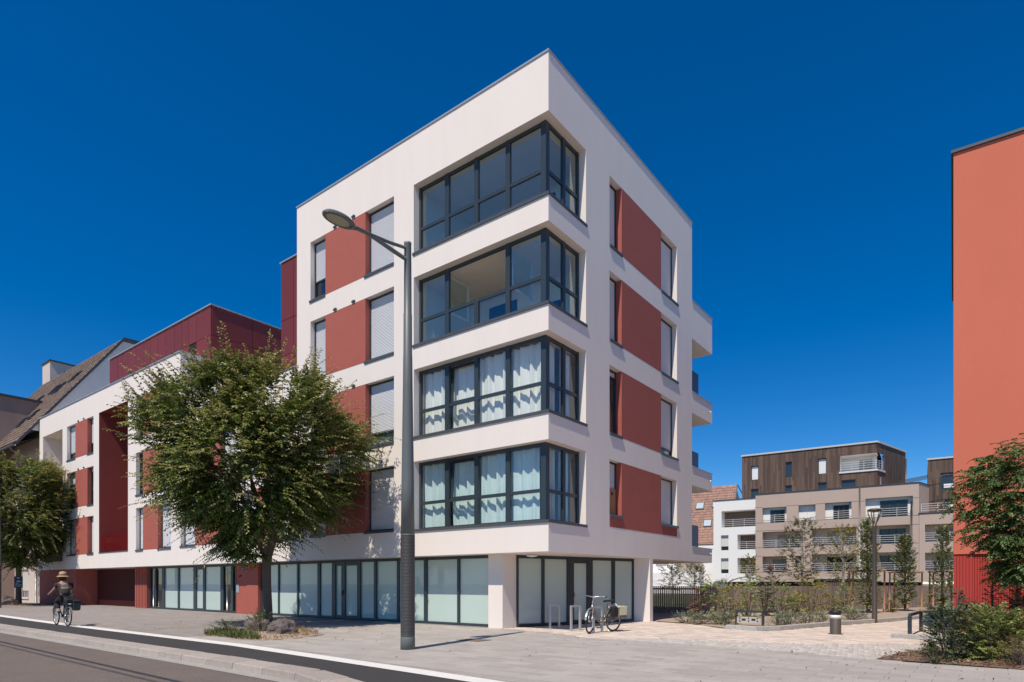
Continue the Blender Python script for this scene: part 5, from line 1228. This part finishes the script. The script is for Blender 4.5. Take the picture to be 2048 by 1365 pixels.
mb = MB(); mb.box(-ua + .12, -u1w - .1, bW - .12, bW + .3, zw + .003, zw + .2); fbox(mb, mpS2, .35, lsd + .1, -.12, .3, zw + .003, zw + .2); mb.build("coping", mat("pale_coping", (.5, .5, .5), .5), ww)
mb = MB(); mb.tube([mpS2(lsd - .3, -.15, zw - .8), mpS2(lsd - .3, -.15, 10)], .1, 8); mb.tube([mpS2(.6, -.15, zl0 - 1), mpS2(.6, -.15, 10)], .1, 8); mb.build("downpipe", MATS["pale_pipe"], ww)
for i, q in enumerate(oo):
    zz = q[2] if i not in (0, 2) else q[2]
    mb = MB()
    for r in ((q[0], q[0] + .08, q[2], q[3]), (q[1] - .08, q[1], q[2], q[3]), (q[0] + .08, q[1] - .08, q[2], q[2] + .1), (q[0] + .08, q[1] - .08, q[3] - .1, q[3])): fbox(mb, mp, r[0], r[1], .12, .2, r[2], r[3])
    wn3 = mb.build("window", ANTH, ww)
    mb = MB(); fbox(mb, mp, q[0] + .08, q[1] - .08, .22, .25, q[2] + .1, q[3] - .1); mb.build("pane" if i not in (0, 2) else "shutter", SHUT if i in (0, 2) else mat("blue_dark_pane", (.03, .045, .06), .06), wn3)
# second timber block, partly hidden by the red building
w2 = thing("wood_clad_building", "dark timber-clad block with a curtained window rising beside the red building", "building", G.loc, G.rz)
u0_, u1_ = G.front(1975, 950, 3)[0], G.front(1856, 950, 3)[0]; z2 = G.front(1870, 919.5, 3)[1]
q = (G.front(1907, 950, 3)[0] - 1.2, G.front(1881, 950, 3)[0], G.front(1890, 981, 3)[1], G.front(1890, 946, 3)[1], .3)
q2 = (G.front(1907, 950, 3)[0] - 1.2, G.front(1889, 950, 3)[0], G.front(1890, 1020, 3)[1], G.front(1890, 1000, 3)[1], .3)
mb = MB(); mp3 = lambda u, w, z: L(u, 3 + w, z)
holes(mb, u0_, u1_, 8, z2, [q, q2], mp3, .3); mb.quad(L(u1_, 3, 8), L(u1_, 13, 8), L(u1_, 13, z2), L(u1_, 3, z2)); mb.quad(L(u0_, 3, z2 - .2), L(u1_, 3, z2 - .2), L(u1_, 13, z2 - .2), L(u0_, 13, z2 - .2)); mb.build("timber_wall", WOOD, w2)
mb = MB(); mb.box(-u0_, -u1_ - .1, 2.9, 3.3, z2 + .003, z2 + .18); mb.build("coping", MATS["pale_coping"], w2)
for qq in (q, q2):
    mb = MB(); 
    for r in ((qq[0], qq[0] + .1, qq[2], qq[3]), (qq[1] - .1, qq[1], qq[2], qq[3]), (qq[0] + .1, qq[1] - .1, qq[2], qq[2] + .12), (qq[0] + .1, qq[1] - .1, qq[3] - .12, qq[3])): fbox(mb, mp3, r[0], r[1], .1, .2, r[2], r[3])
    wn4 = mb.build("window", ANTH, w2); mb = MB(); fbox(mb, mp3, qq[0] + .1, qq[1] - .1, .25, .3, qq[2], qq[3]); mb.build("pane", MATS["blue_dark_pane"], wn4)
    mb = MB(); fbox(mb, mp3, qq[0] + .3, qq[1] - .3, .22, .24, qq[2] + .3, qq[2] + .3 + (qq[3] - qq[2]) * .22); mb.build("curtain", CURT, wn4)
# wire pergola on the terrace between the two timber blocks
pg = thing("wire_pergola", "thin dark wire pergola on the terrace between the two timber-clad buildings", "pergola", G.loc, G.rz)
for i in range(6):
    mb = MB(); z = G.front(1830, 963 - i * 4, 2)[1]; mb.tube([L(ua + 1 - 3.2, 1.5 + i, z - .3), L(-2.5, 1.5 + i, z + .35), L(-6, 1.5 + i, z + .1)], .025, 4); mb.build("wire", ANTH2, pg)
for u in (-1.5, -3.5, -5.5): mb = MB(); mb.tube([L(u, 1.5, G.front(1830, 970, 2)[1]), L(u, 6.5, G.front(1830, 935, 2)[1])], .025, 4); mb.build("wire", ANTH2, pg)

# tiled house behind the balconies
PT = mat("pink_roof_tile", (.38, .225, .175), .85, var=.5, vscale=2, island=.22, col2=(.28, .16, .125))
T = Frame(-880, 1478, 100.0); th_ = thing("tiled_house", "house with pinkish tiled roof and two skylights beyond the side balconies", "house", T.loc, T.rz)
zr = T.front(1471, 971)[1]; ze = T.front(1471, 1088)[1] ; br = 4.2; tz_ = lambda b: zr + (ze - zr) * (-b / br)
tl = MB(); nr = 22; nc = 60
for i in range(nr):
    b0 = -br * (i + 1) / nr; b1 = -br * (i - .2) / nr
    for j in range(nc):
        u0 = .4 + 18.0 * j / nc; u1 = u0 + .28; um = (u0 + u1) / 2; zA, zB = tz_(b0), tz_(b1)
        tl.add([L(u0, b0 - .05, zA + .05), L(um, b0 - .08, zA + .11), L(u1, b0 - .05, zA + .05), L(u1, b1, zB), L(um, b1 - .03, zB + .04), L(u0, b1, zB), L(u0, b0, zA - .02), L(u1, b0, zA - .02)], [(0, 1, 4, 5), (1, 2, 3, 4), (0, 6, 7, 2, 1)])
stuff(tl.build("roof_tiles", PT, th_))
mb = MB(); mb.quad(L(.4, 0, zr - .1), L(20, 0, zr - .1), L(20, -br, ze - .1), L(.4, -br, ze - .1)); mb.add([L(.5, 0, zr - .15), L(.5, -br + .4, ze + .3), L(.5, -br + .4, 0), L(.5, 6, 0), L(.5, 6, zr - 4)], [(0, 1, 2, 3, 4)]); mb.quad(L(.5, -br + .5, 0), L(20, -br + .5, 0), L(20, -br + .5, ze), L(.5, -br + .5, ze)); mb.build("wall", mat("warm_render", (.55, .47, .42), .9), th_)
mb = MB(); mb.add([L(.25, .1, zr + .2), L(.25, -br - .1, ze + .1), L(.25, -br - .1, ze - .2), L(.25, .1, zr - .15), L(.45, .1, zr + .2), L(.45, -br - .1, ze + .1)], [(0, 1, 2, 3), (0, 4, 5, 1)]); mb.add([L(.25, .1, zr + .2), L(.25, 4, zr - 1.0), L(.25, 4, zr - 1.4), L(.25, .1, zr - .15)], [(0, 1, 2, 3)]); mb.build("verge_flashing", MATS["dark_zinc"], th_)
for (px0, px1, py0, py1) in ((1392, 1409, 1004, 1017), (1407, 1424, 1041, 1055), (1425, 1432, 1002, 1015)):
    ym = (py0 + py1) / 2; bb = -br * (ym - 971) / (1088 - 971); uu0 = T.front(px1, ym, bb)[0]; uu1 = T.front(px0, ym, bb)[0]; hb = br * .06
    def sp2(u, b_, d): return L(u, b_ - d * .85, tz_(b_) + d * .5)
    mb = MB(); mb.add([sp2(uu0, bb - hb, .2), sp2(uu1, bb - hb, .2), sp2(uu1, bb + hb, .2), sp2(uu0, bb + hb, .2), sp2(uu0, bb - hb, .02), sp2(uu1, bb - hb, .02), sp2(uu1, bb + hb, .02), sp2(uu0, bb + hb, .02)], [(0, 1, 2, 3), (0, 1, 5, 4), (1, 2, 6, 5), (2, 3, 7, 6), (3, 0, 4, 7)]); sk = mb.build("skylight", MATS["dark_zinc"], th_)
    mb = MB(); mb.add([sp2(uu0 + .12, bb - hb + .04, .215), sp2(uu1 - .12, bb - hb + .04, .215), sp2(uu1 - .12, bb + hb - .04, .215), sp2(uu0 + .12, bb + hb - .04, .215)], [(0, 1, 2, 3)]); mb.build("pane", mat("bright_skylight", (.5, .56, .6), .05, coat=1), sk)
# low white building seen under the overhang
lwb = thing("low_white_building", "low white building with terrace walls seen beneath the side balconies", "building", T.loc, T.rz)
tf = lambda x, y: T.front(x, y, -14)
mb = MB(); mb.box(-tf(1427, 1100)[0], -tf(1300, 1100)[0], -14, -6, 0, tf(1400, 1092)[1]); mb.build("wall", BW, lwb)
mb = MB(); mb.box(-tf(1408, 1100)[0], -tf(1300, 1100)[0], -16.5, -14.01, 0, T.front(1400, 1145, -16.5)[1]); mb.build("terrace_wall", BW, lwb)
mb = MB(); mb.box(-tf(1407, 1100)[0], -tf(1353, 1100)[0], -14.05, -14.002, tf(1400, 1144)[1], tf(1400, 1122)[1]); mb.build("recess", mat("taupe_render", (0, 0, 0)), lwb)
mb = MB(); mb.box(-tf(1332, 1100)[0], -tf(1312, 1100)[0], -14.05, -14.002, tf(1320, 1132)[1], tf(1320, 1126)[1]); mb.build("window", MATS["grey_shutter"], lwb)
mb = MB(); mb.box(-tf(1425, 1100)[0], -tf(1285, 1100)[0], -20.0, -19.7, 0, T.front(1370, 1168, -20)[1]); mb.build("garden_wall", BW, lwb)

# slatted shed and rounded shelter behind the fence
sp_ = Vector(((1636 - CX) / F * 44, 44)); sh_ = thing("slatted_shed", "low dark slatted shed with pale flat roof behind the fence", "shed", (sp_.x, sp_.y, 0), -.3)
mb = MB()
for i in range(26): mb.box(i * .12, i * .12 + .08, 0, .04, 0, 1.72)
stuff(mb.build("slats", mat("grey_slat", (.16, .12, .095), .9, island=.2), sh_)); mb = MB(); mb.box(0, 3.1, .05, 2, 0, 1.7); mb.build("body", mat("undercroft_dark", (0, 0, 0)), sh_); mb = MB(); mb.box(-.1, 3.3, -.15, 2.2, 1.73, 1.84); mb.build("roof", mat("pale_coping", (0, 0, 0)), sh_)
sp_ = Vector(((1458 - CX) / F * 46, 46)); sh_ = thing("round_shelter", "low shelter with shallow rounded grey roof behind the fence", "shelter", (sp_.x, sp_.y, 0), -.3)
mb = MB(); n = 10
for i in range(n):
    x0, x1 = i / n * 2.4, (i + 1) / n * 2.4; z0, z1 = 1.55 + .35 * math.sin(math.pi * i / n), 1.55 + .35 * math.sin(math.pi * (i + 1) / n); mb.add([(x0, -.2, z0), (x1, -.2, z1), (x1, 2.5, z1), (x0, 2.5, z0), (x0, -.2, z0 - .08), (x1, -.2, z1 - .08)], [(0, 1, 2, 3), (0, 4, 5, 1)])
mb.build("roof", mat("grey_green_roof", (.17, .2, .19), .6), sh_); mb = MB(); mb.box(.1, 2.3, .0, 2.3, 0, 1.5); mb.build("body", MATS["undercroft_dark"], sh_)

# ------------------------------------------------------------------ red building on the right
Rr = Frame(-745, 1907, 15.6); rb = thing("red_building", "tall plain terracotta red building with perforated red metal base", "building", Rr.loc, Rr.rz)
ztop = Rr.front(1907, 308)[1]; zmid = Rr.front(1907, 1109)[1]
ORG = mat("terracotta_render", (.585, .155, .095), .9, var=.35, vscale=.8, bump=.15, bscale=60, streak=.4, col2=(.50, .128, .08))
mb = MB(); mb.box(0, 12, 0, 10, zmid, ztop); mb.build("wall", ORG, rb)
mb = MB(); mb.box(-.05, 12, -.05, 10, ztop + .003, ztop + .07); mb.build("coping", mat("dark_zinc", (0, 0, 0)), rb)
RM = mat("red_metal_screen", (.42, .045, .035), .5); RMD = mat("dark_red_backing", (.34, .034, .028), .7)
mb = MB(); mb.box(.03, 12, .15, 9.8, -.05, zmid - .005); mb.build("base_wall", RMD, rb)
mb = MB()
for i in range(6): mb.box(.004 + i * .063, .06 + i * .063, .03, .08, 0, zmid - .006)
mb.build("corner_slats", RM, rb)
mb = MB(); rd = random.Random(6); px_ = .052
n = int(6.0 / px_)
for i in range(n + 1): x = .38 + i * px_; mb.box(x, x + .036, .05, .075, .0, zmid - .006)
for k in range(int((zmid - .1) / px_)): z = .05 + k * px_; mb.box(.38, 6.4, .0755, .09, z, z + .034)
stuff(mb.build("perforated_screen", RM, rb))
lit = mat("pale_backing_strip", (.62, .52, .5), .7)
mb = MB()
for z in (.42, .95 + .25, 1.86): mb.box(.42, 6.4, .12, .14, z, z + .075)
for x, z0, z1 in ((.46, .55, 1.5), (.82, .9, 1.15), (.82, 1.35, 1.8)): mb.box(x, x + .08, .121, .139, z0, z1)
mb.build("pale_strips", lit, rb)

# ------------------------------------------------------------------ garden: fence, beds, plants
fpts = [Vector((5.6, 29.6)), Vector((8.9, 29.0)), Vector((13.6, 30.2)), Vector((17.4, 32.3)), Vector((24.5, 37.0)), Vector((31, 41))]
fn = thing("slat_fence", "long weathered vertical slat fence behind the planting bed", "fence", (fpts[0].x, fpts[0].y, 0))
FWOOD = mat("grey_brown_slat", (.26, .205, .17), .9, island=.25, var=.3, vscale=3, streak=.2)
for p, q in zip(fpts, fpts[1:]):
    d = q - p; n = int(d.length / .085); mb = MB(); Mx = Matrix.Translation((p.x - fpts[0].x, p.y - fpts[0].y, 0)) @ Matrix.Rotation(math.atan2(d.y, d.x), 4, 'Z')
    for i in range(n): x = i * d.length / n; mb.box(x, x + .06, 0, .03, .03, 1.28, Mx)
    stuff(mb.build("slat_run", FWOOD, fn))
    mb = MB(); 
    for z in (.18, 1.12): mb.box(0, d.length, .031, .07, z, z + .07, Mx)
    mb.build("cross_rail", FWOOD, fn); mb = MB(); mb.box(-.05, .05, .071, .16, 0, 1.25, Mx); mb.build("post", FWOOD, fn)
gpoly = [(p.x, p.y) for p in [gnd(1312, 1243), gnd(1380, 1248), gnd(1450, 1257), gnd(1535, 1262.5), gnd(1680, 1250), gnd(1749, 1245), gnd(1850, 1237), gnd(1960, 1229)]] + [(31, 41), (24.5, 37.05), (17.4, 32.35), (13.6, 30.3), (8.9, 29.2), (5.6, 29.7)]
mb = MB(); mb.add([(x, y, .012) for x, y in gpoly], [tuple(range(len(gpoly)))]); struct(mb.build("planting_bed", SAND))
lawn = MB(); lawn.add([(5.6, 29.8, .01), (31, 41.2, .01), (60, 60, .01), (60, 75, .01), (0, 75, .01), (0, 36, .01)], [(0, 1, 2, 3, 4, 5)]); struct(lawn.build("lawn", mat("dull_lawn", (.09, .10, .035), .95, var=.5, vscale=2)))
GRAN = mat("rough_granite_edge", (.46, .44, .42), .9, var=.7, vscale=18, bump=1.0, bscale=40, objrand=.1, col2=(.24, .23, .22))
ek = struct(link("granite_edging", None))
kerb_line(ek, [gnd(x, y) for x, y in ((1450, 1258.5), (1535, 1264), (1680, 1251), (1749, 1246.5), (1820, 1240.5), (1900, 1232.5))], 1.0, .16, -.05, .135, GRAN, "edging_stone", .012)
kerb_line(ek, [gnd(x, y) for x, y in ((1781, 1277), (1860, 1280.5), (1960, 1284))], .9, .16, -.05, .12, GRAN, "edging_stone", .012)

SHR = leafmat("shrub_leaf", (.20, .27, .075), (.44, .44, .14), .5, .35); SHRY = leafmat("yellowing_leaf", (.28, .26, .065), (.52, .36, .09), .5, .35)
SHRR = leafmat("reddish_leaf", (.24, .11, .075), (.36, .20, .12), .4, .35); GREY = leafmat("lavender_leaf", (.24, .27, .17), (.38, .38, .26), .4, .25); COLM = leafmat("hornbeam_leaf", (.19, .225, .075), (.40, .37, .15), .55, .3)
DKS = leafmat("dark_shrub_leaf", (.11, .145, .07), (.26, .27, .12), .6, .25)
def at(x, y): p = gnd(x, y); return (p.x, p.y, 0)
gs = "shrubs in the bed along the fence"
for x, y, hpx, wpx, m, lb, n in (
    (1396, 1240, 62, 11, SHRR, "thin reddish leaved shrub before the shaded end of the fence", 70),
    (1428, 1240, 82, 22, SHR, "tall light green shrub at the end of the shaded fence", 130),
    (1462, 1238, 74, 20, SHRY, "yellow-green shrub just left of the low corner rail", 110),
    (1495, 1236, 70, 18, SHR, "green shrub above the pale concrete block", 110),
    (1530, 1233, 84, 12, DKS, "narrow upright dark green shrub behind the low corner rail", 100),
    (1562, 1233, 60, 20, SHR, "rounded green shrub behind the end post of the low corner rail", 110),
    (1592, 1231, 50, 16, SHRY, "small yellowing shrub midway along the fence", 80),
    (1622, 1230, 78, 26, SHRY, "broad yellow-green shrub near the bollard", 160),
    (1660, 1229, 40, 14, SHRY, "small yellow shrub right behind the bollard", 60),
    (1690, 1228, 56, 14, SHR, "light shrub between the bollard and the first staked tree", 80),
    (1780, 1225, 26, 12, SHRY, "low yellow plant between the first and second staked trees", 50),
    (1862, 1220, 30, 16, SHRY, "low yellow-green plant between the second and third staked trees", 60)):
    p = gnd(x, y); s_ = p.y / F
    shrub("garden_shrub", lb, "shrub", (p.x, p.y, 0), hpx * s_, wpx * s_, m, int(n * .62), .11, int(x), .36, .4, group=gs, nl=9, twig=False)
LAV = ['low grey-green lavender clump ' + q for q in ('nearest the end wall of the corner building', 'in front of the reddish shrub', 'in front of the tall light green shrub', 'midway between corner rail and bollard, nearer the rail', 'midway between corner rail and bollard, nearer the bollard', 'right beside the bollard', 'just beyond the end post of the corner rail', 'beside the lantern post, on the bollard side', 'touching the outer post of the corner rail', 'at the foot of the first stake frame')]
for i, (x, y) in enumerate(((1372, 1247), (1405, 1249), (1440, 1250), (1580, 1252), (1610, 1250), (1640, 1249), (1562, 1256), (1715, 1243), (1455, 1251), (1700, 1240))):
    p = gnd(x, y); shrub("lavender_clump", LAV[i], "plant", (p.x, p.y, 0), .34, .32, GREY, 85, .08, 200 + i, .2, .4, group="lavender clumps in the bed", up0=1.8, nl=8, twig=False)
for i, (x, y, h, r) in enumerate(((1735, 1227, 4.55, .42), (1810, 1223, 4.0, .42), (1886, 1216, 4.55, .42))):
    p = gnd(x, y); p *= (33.0 / p.y if i == 2 else 1.0); p.z = 0
    lb = ("tall columnar young tree staked beside the lantern post", "columnar young tree in the middle stake frame", "columnar young tree in the stake frame beside the red building")[i]
    shrub("columnar_tree", lb, "tree", (p.x, p.y, 0), h, r * .9, COLM, 470, .10, 300 + i, .36, .45, trunk=.35, shape='col', group="staked columnar trees", nl=10, up0=1.6)
STK = mat("stake_wood", (.37, .19, .12), .85, var=.4, vscale=6)
for i, (x0, x1, y, top, lb) in enumerate(((1705, 1768, 1226, 1143, "brown wooden stake frame around the tree beside the lantern post"), (1788, 1843, 1221, 1146, "brown wooden stake frame around the middle columnar tree"), (1866, 1903, 1216, 1151, "brown wooden stake frame around the tree beside the red building"))):
    p, q = gnd(x0, y), gnd(x1, y)
    if i == 2: p, q = p * (33.0 / p.y), q * (33.0 / q.y); p.z = q.z = 0
    h = (y - top) / F * p.y if i < 2 else 2.0; w = (q - p).length; t = thing("stake_frame", lb, "tree stakes", (p.x, p.y, 0), 0, "wooden stake frames")
    for (x, y_) in ((0, 0), (w, 0), (.25 * w + .05, w * .75), (w * 1.0, w * .8)): mb = MB(); mb.tube([(x, y_, -.1), (x + .03, y_, h)], [.045, .04], 8); mb.build("stake", STK, t)
    for a_, b_ in (((-.08, 0), (w + .1, 0)), ((.25 * w, w * .75), (w + .1, w * .8)), ((0, -.05), (.25 * w + .05, w * .8)), ((w, -.05), (w + .03, w * .85))): mb = MB(); mb.tube([(a_[0], a_[1], h + .03), (b_[0], b_[1], h + .04)], .04, 8); mb.build("cross_bar", STK, t)
# young trees behind the fence
BIR = leafmat("thin_birch_leaf", (.15, .15, .05), (.36, .25, .08), .5, .35); WBARK = mat("pale_bark", (.40, .34, .28), .85, var=.5, vscale=10)
for i, (x, ytop, ybase_t, r, n, m, lb) in enumerate(((1604, 1034, 38, 1.15, 260, BIR, "airy birch-like young tree before the taupe balconies"), (1686, 1050, 38, .95, 190, SHRY, "young tree with brownish yellow leaves before the taupe balconies"), (1344, 1124, 40, .55, 90, BIR, "small young tree seen under the overhang beside the end wall"), (1389, 1124, 41, .55, 90, BIR, "small young tree behind the fence under the last balcony"), (1500, 1112, 39, .5, 60, SHRY, "thin young tree before the joint of the white and taupe walls"), (1546, 1130, 38, .35, 50, SHRR, "thin dark-leaved sapling rising behind the fence"))):
    X = (x - CX) / F * ybase_t; h = H + (HY - ytop) / F * ybase_t
    shrub("young_tree", lb, "tree", (X, ybase_t, 0), h, r, m, int(n * 1.3), .135, 400 + i, .3, .5, trunk=h * .30 if i < 2 else h * .35, shape='oval', nl=9, up0=1.2, bark=WBARK)
for i, (x, y_, h, r) in enumerate(((1422, 33, 1.7, .6), (1448, 34, 1.6, .5), (1555, 35, 1.6, .6), (1640, 35, 1.5, .6), (1520, 34, 1.4, .5))):
    shrub("hedge_plant", "rough bush poking up behind the slat fence, " + ("above the tall light green shrub", "beside the rounded shelter roof", "in front of the thin dark-leaved sapling", "in front of the slatted shed", "below the white and taupe joint")[i], "shrub", ((x - CX) / F * y_, y_, 0), h, r, (SHRY, DKS, SHR)[i % 3], 70, .08, 500 + i, .3, .5, group="bushes behind the fence")

# mulch bed with shrubs at the right, and the tree overhanging it
bed("mulch_bed", mul, MULCH, .01, .09)
rng = np.random.default_rng(5); P = []
us = [p[0] for p in mul]; vs = [p[1] for p in mul]
big = [(a + (a + 8) * .05, b + (b + 1) * .03) for a, b in mul]
while len(P) < 2600:
    q = (rng.uniform(min(us), max(us)), rng.uniform(min(vs), max(vs)))
    if inside(q, big): w = M.w(*q); P.append((w.x, w.y, .03 + (.05 if inside(q, mul) else -.02) * rng.uniform(0, 1)))
P = np.array(P); n = len(P)
chips = link("bark_chips", leafmesh("bark_chips", P, np.stack([rng.normal(0, 1, n), rng.normal(0, 1, n), rng.normal(.1, .25, n)], 1), np.stack([rng.normal(0, .3, n), rng.normal(0, .3, n), np.ones(n)], 1), rng.uniform(.03, .10, n), rng.uniform(.008, .02, n), rng.uniform(0, 1, n), leafmat("bark_chip", (.10, .05, .033), (.34, .24, .16), .6, .0)))
chips["kind"] = "stuff"; chips["label"] = "brown bark chips strewn over the mulch bed"; chips["category"] = "mulch"
for i, (x, y, h, r, m, n, lb, lf) in enumerate((
    (1900, 1322, .95, .33, DKS, 430, "wide dark green shrub with arching shoots at the tip of the mulch bed", .055),
    (1990, 1325, .84, .40, leafmat("bright_shrub_leaf", (.26, .30, .085), (.46, .46, .16), .4, .4), 300, "light green rounded shrub in front of the red perforated screen", .085),
    (1945, 1304, .9, .32, DKS, 260, "dark twiggy shrub between the two larger shrubs of the mulch bed", .05),
    (2052, 1306, 1.1, .5, DKS, 420, "dark shaded shrub under the overhanging tree", .055))):
    p = gnd(x, y); shrub("bed_shrub", lb, "shrub", (p.x, p.y, .03), h, r, m, n, lf, 600 + i, .36, .35, group="shrubs in the mulch bed", nl=11, up0=1.2, gap=.1)
for i, (x, y, h) in enumerate(((1985, 1300, 1.75), (2035, 1302, 1.7), (1918, 1304, 1.35))):
    p = gnd(x, y); shrub("tall_shoot", "tall dark leafy shoot against the red screen, " + ("behind the light green rounded shrub", "behind the shaded shrub under the tree", "behind the wide dark shrub")[i], "plant", (p.x, p.y, 0), h, .12, DKS, 40, .06, 650 + i, .36, .3, shape='oval', group="tall shoots before the red screen", trunk=.3)
p = gnd(2042, 1336); shrub("dry_tuft", "tuft of dry straw-coloured grass at the edge of the mulch bed", "grass", (p.x, p.y, 0), .5, .28, STRAW, 70, .09, 700, .05, .6, up0=2.2, twig=False)
p = gnd(1868, 1326); shrub("dry_tuft", "small green and straw tuft under the dark shrub", "grass", (p.x, p.y, 0), .22, .3, GRASS, 40, .05, 701, .1, .8, up0=1.2, twig=False)

def compound_tree():
    rng = np.random.default_rng(21); rd = random.Random(21); tr = MB(); tr.tube([(.3, .2, 0), (.25, .15, 1.0), (.15, .1, 2.0), (0, 0, 3.0)], [.09, .08, .07, .05], 10)
    n = 740; z = rng.uniform(1.45, 4.1, n); th = rng.uniform(0, 2 * np.pi, n)
    R_ = np.interp(z, [1.45, 1.9, 2.6, 3.2, 3.7, 4.35], [.35, .62, .9, 1.0, .9, .4]); q = R_ * np.sqrt(rng.uniform(.05, 1, n)) * (1 + .2 * np.sin(3 * th + 2 * z))
    S = np.stack([q * np.cos(th), q * np.sin(th), z], 1); D = np.stack([np.cos(th), np.sin(th), rng.normal(.25, .35, n)], 1) + rng.normal(0, .3, (n, 3))
    # each shoot carries several feather leaves
    pts, tw = sprays(rng, S, D, rng.uniform(.2, .42, n), 6, .2, .3, droop=.2)
    A, t2_ = sprays(rng, pts[0], pts[1] + np.array([0, 0, .1]), np.full(len(pts[0]), .2) * rng.uniform(.7, 1.2, len(pts[0])), 11, .072, .30, droop=.35, spread=1.0, tipw=.5, sag=.12)
    for i in range(8):
        a = 2 * math.pi * i / 8 + rd.uniform(-.3, .3); e = (1.1 * math.cos(a), 1.1 * math.sin(a), rd.uniform(2.4, 4.0)); tr.tube([(0.1, .05, rd.uniform(1.9, 2.8)), (e[0] * .5, e[1] * .5, e[2] * .85), e], [.035, .022, .008], 6)
    twig_tubes(tr, tw[::2], .006)
    return tr.mesh("trunk", BARK), leafmesh("crown", *A, LEAF2)
ct = compound_tree(); p = Vector(((2068 - CX) / F * 12.4, 12.4))
t = thing("feather_leaved_tree", "small feather-leaved tree overhanging the mulch bed before the red building", "tree", (p.x, p.y, 0)); link("trunk", ct[0], t); link("crown", ct[1], t)

# overhead cables above the road, behind the viewer, whose shadows cross the asphalt
k = 8.0 / math.tan(SUN_EL)
for i, off in enumerate((0.0, .22)):
    mb = MB(); pts = []
    for a in (-40, -20, 0, 20, 40, 60):
        b = -10.15 + (a - .2) * .026 - off; w = M.w(a, b); pts.append((w.x - LDIR.x * k, w.y - LDIR.y * k, 8.0 - .12))
    mb.tube(pts, .035 - .012 * i, 6); o = mb.build("overhead_cable", BLACK); tag(o, ("thick overhead cable strung above the road", "thin overhead cable strung above the road beside the thick one")[i], "cable")

# covers, drain and litter on the paving
p = gnd(948, 1281); t = thing("manhole_cover", "small brownish rectangular manhole cover on the paving by the lamp's shadow", "manhole cover", (p.x, p.y, 0), M.rz)
mb = MB(); mb.box(-.36, .36, -.28, .28, -.01, .008); mb.build("frame", mat("cast_iron", (.13, .105, .085), .7, var=.4, vscale=12), t); mb = MB(); mb.box(-.31, .31, -.23, .23, .0085, .013); mb.build("lid", mat("rusty_iron", (.20, .145, .105), .8, var=.5, vscale=15), t)
dr = thing("drain_channel", "narrow pale slotted drain channel along the foot of the frosted shopfront", "drain", M.loc, M.rz)
mb = MB(); mb.box(-2.75, -8.0, .60, .72, -.01, .006); mb.build("channel", mat("dark_slot", (.12, .11, .1), .8), dr); mb = MB()
for i in range(58): x = 2.78 + i * .09; mb.box(-x, -x - .05, .605, .715, .0065, .012)
stuff(mb.build("grate_bars", mat("pale_grate", (.55, .53, .5), .6), dr))
rng = np.random.default_rng(77); P = []
while len(P) < 170:
    q = (rng.uniform(-12, 16), rng.uniform(-6.6, .4))
    if q[1] > interp(WU, q[0]) + .1 and not inside(q, mul) and (rng.uniform() < .5 or abs(q[0] - 7) < 3.5 or q[0] < -6): w = M.w(*q); P.append((w.x, w.y, .012))
P = np.array(P); n = len(P)
lf = link("fallen_leaves", leafmesh("fallen_leaves", P, np.stack([rng.normal(0, 1, n), rng.normal(0, 1, n), rng.normal(.15, .2, n)], 1), np.stack([rng.normal(0, .3, n), rng.normal(0, .3, n), np.ones(n)], 1), rng.uniform(.03, .085, n), rng.uniform(.01, .022, n), rng.uniform(0, 1, n), leafmat("dead_leaf", (.09, .06, .04), (.26, .16, .08), .5, .0)))
lf["kind"] = "stuff"; lf["label"] = "dry brown fallen leaves scattered over the paving"; lf["category"] = "leaves"
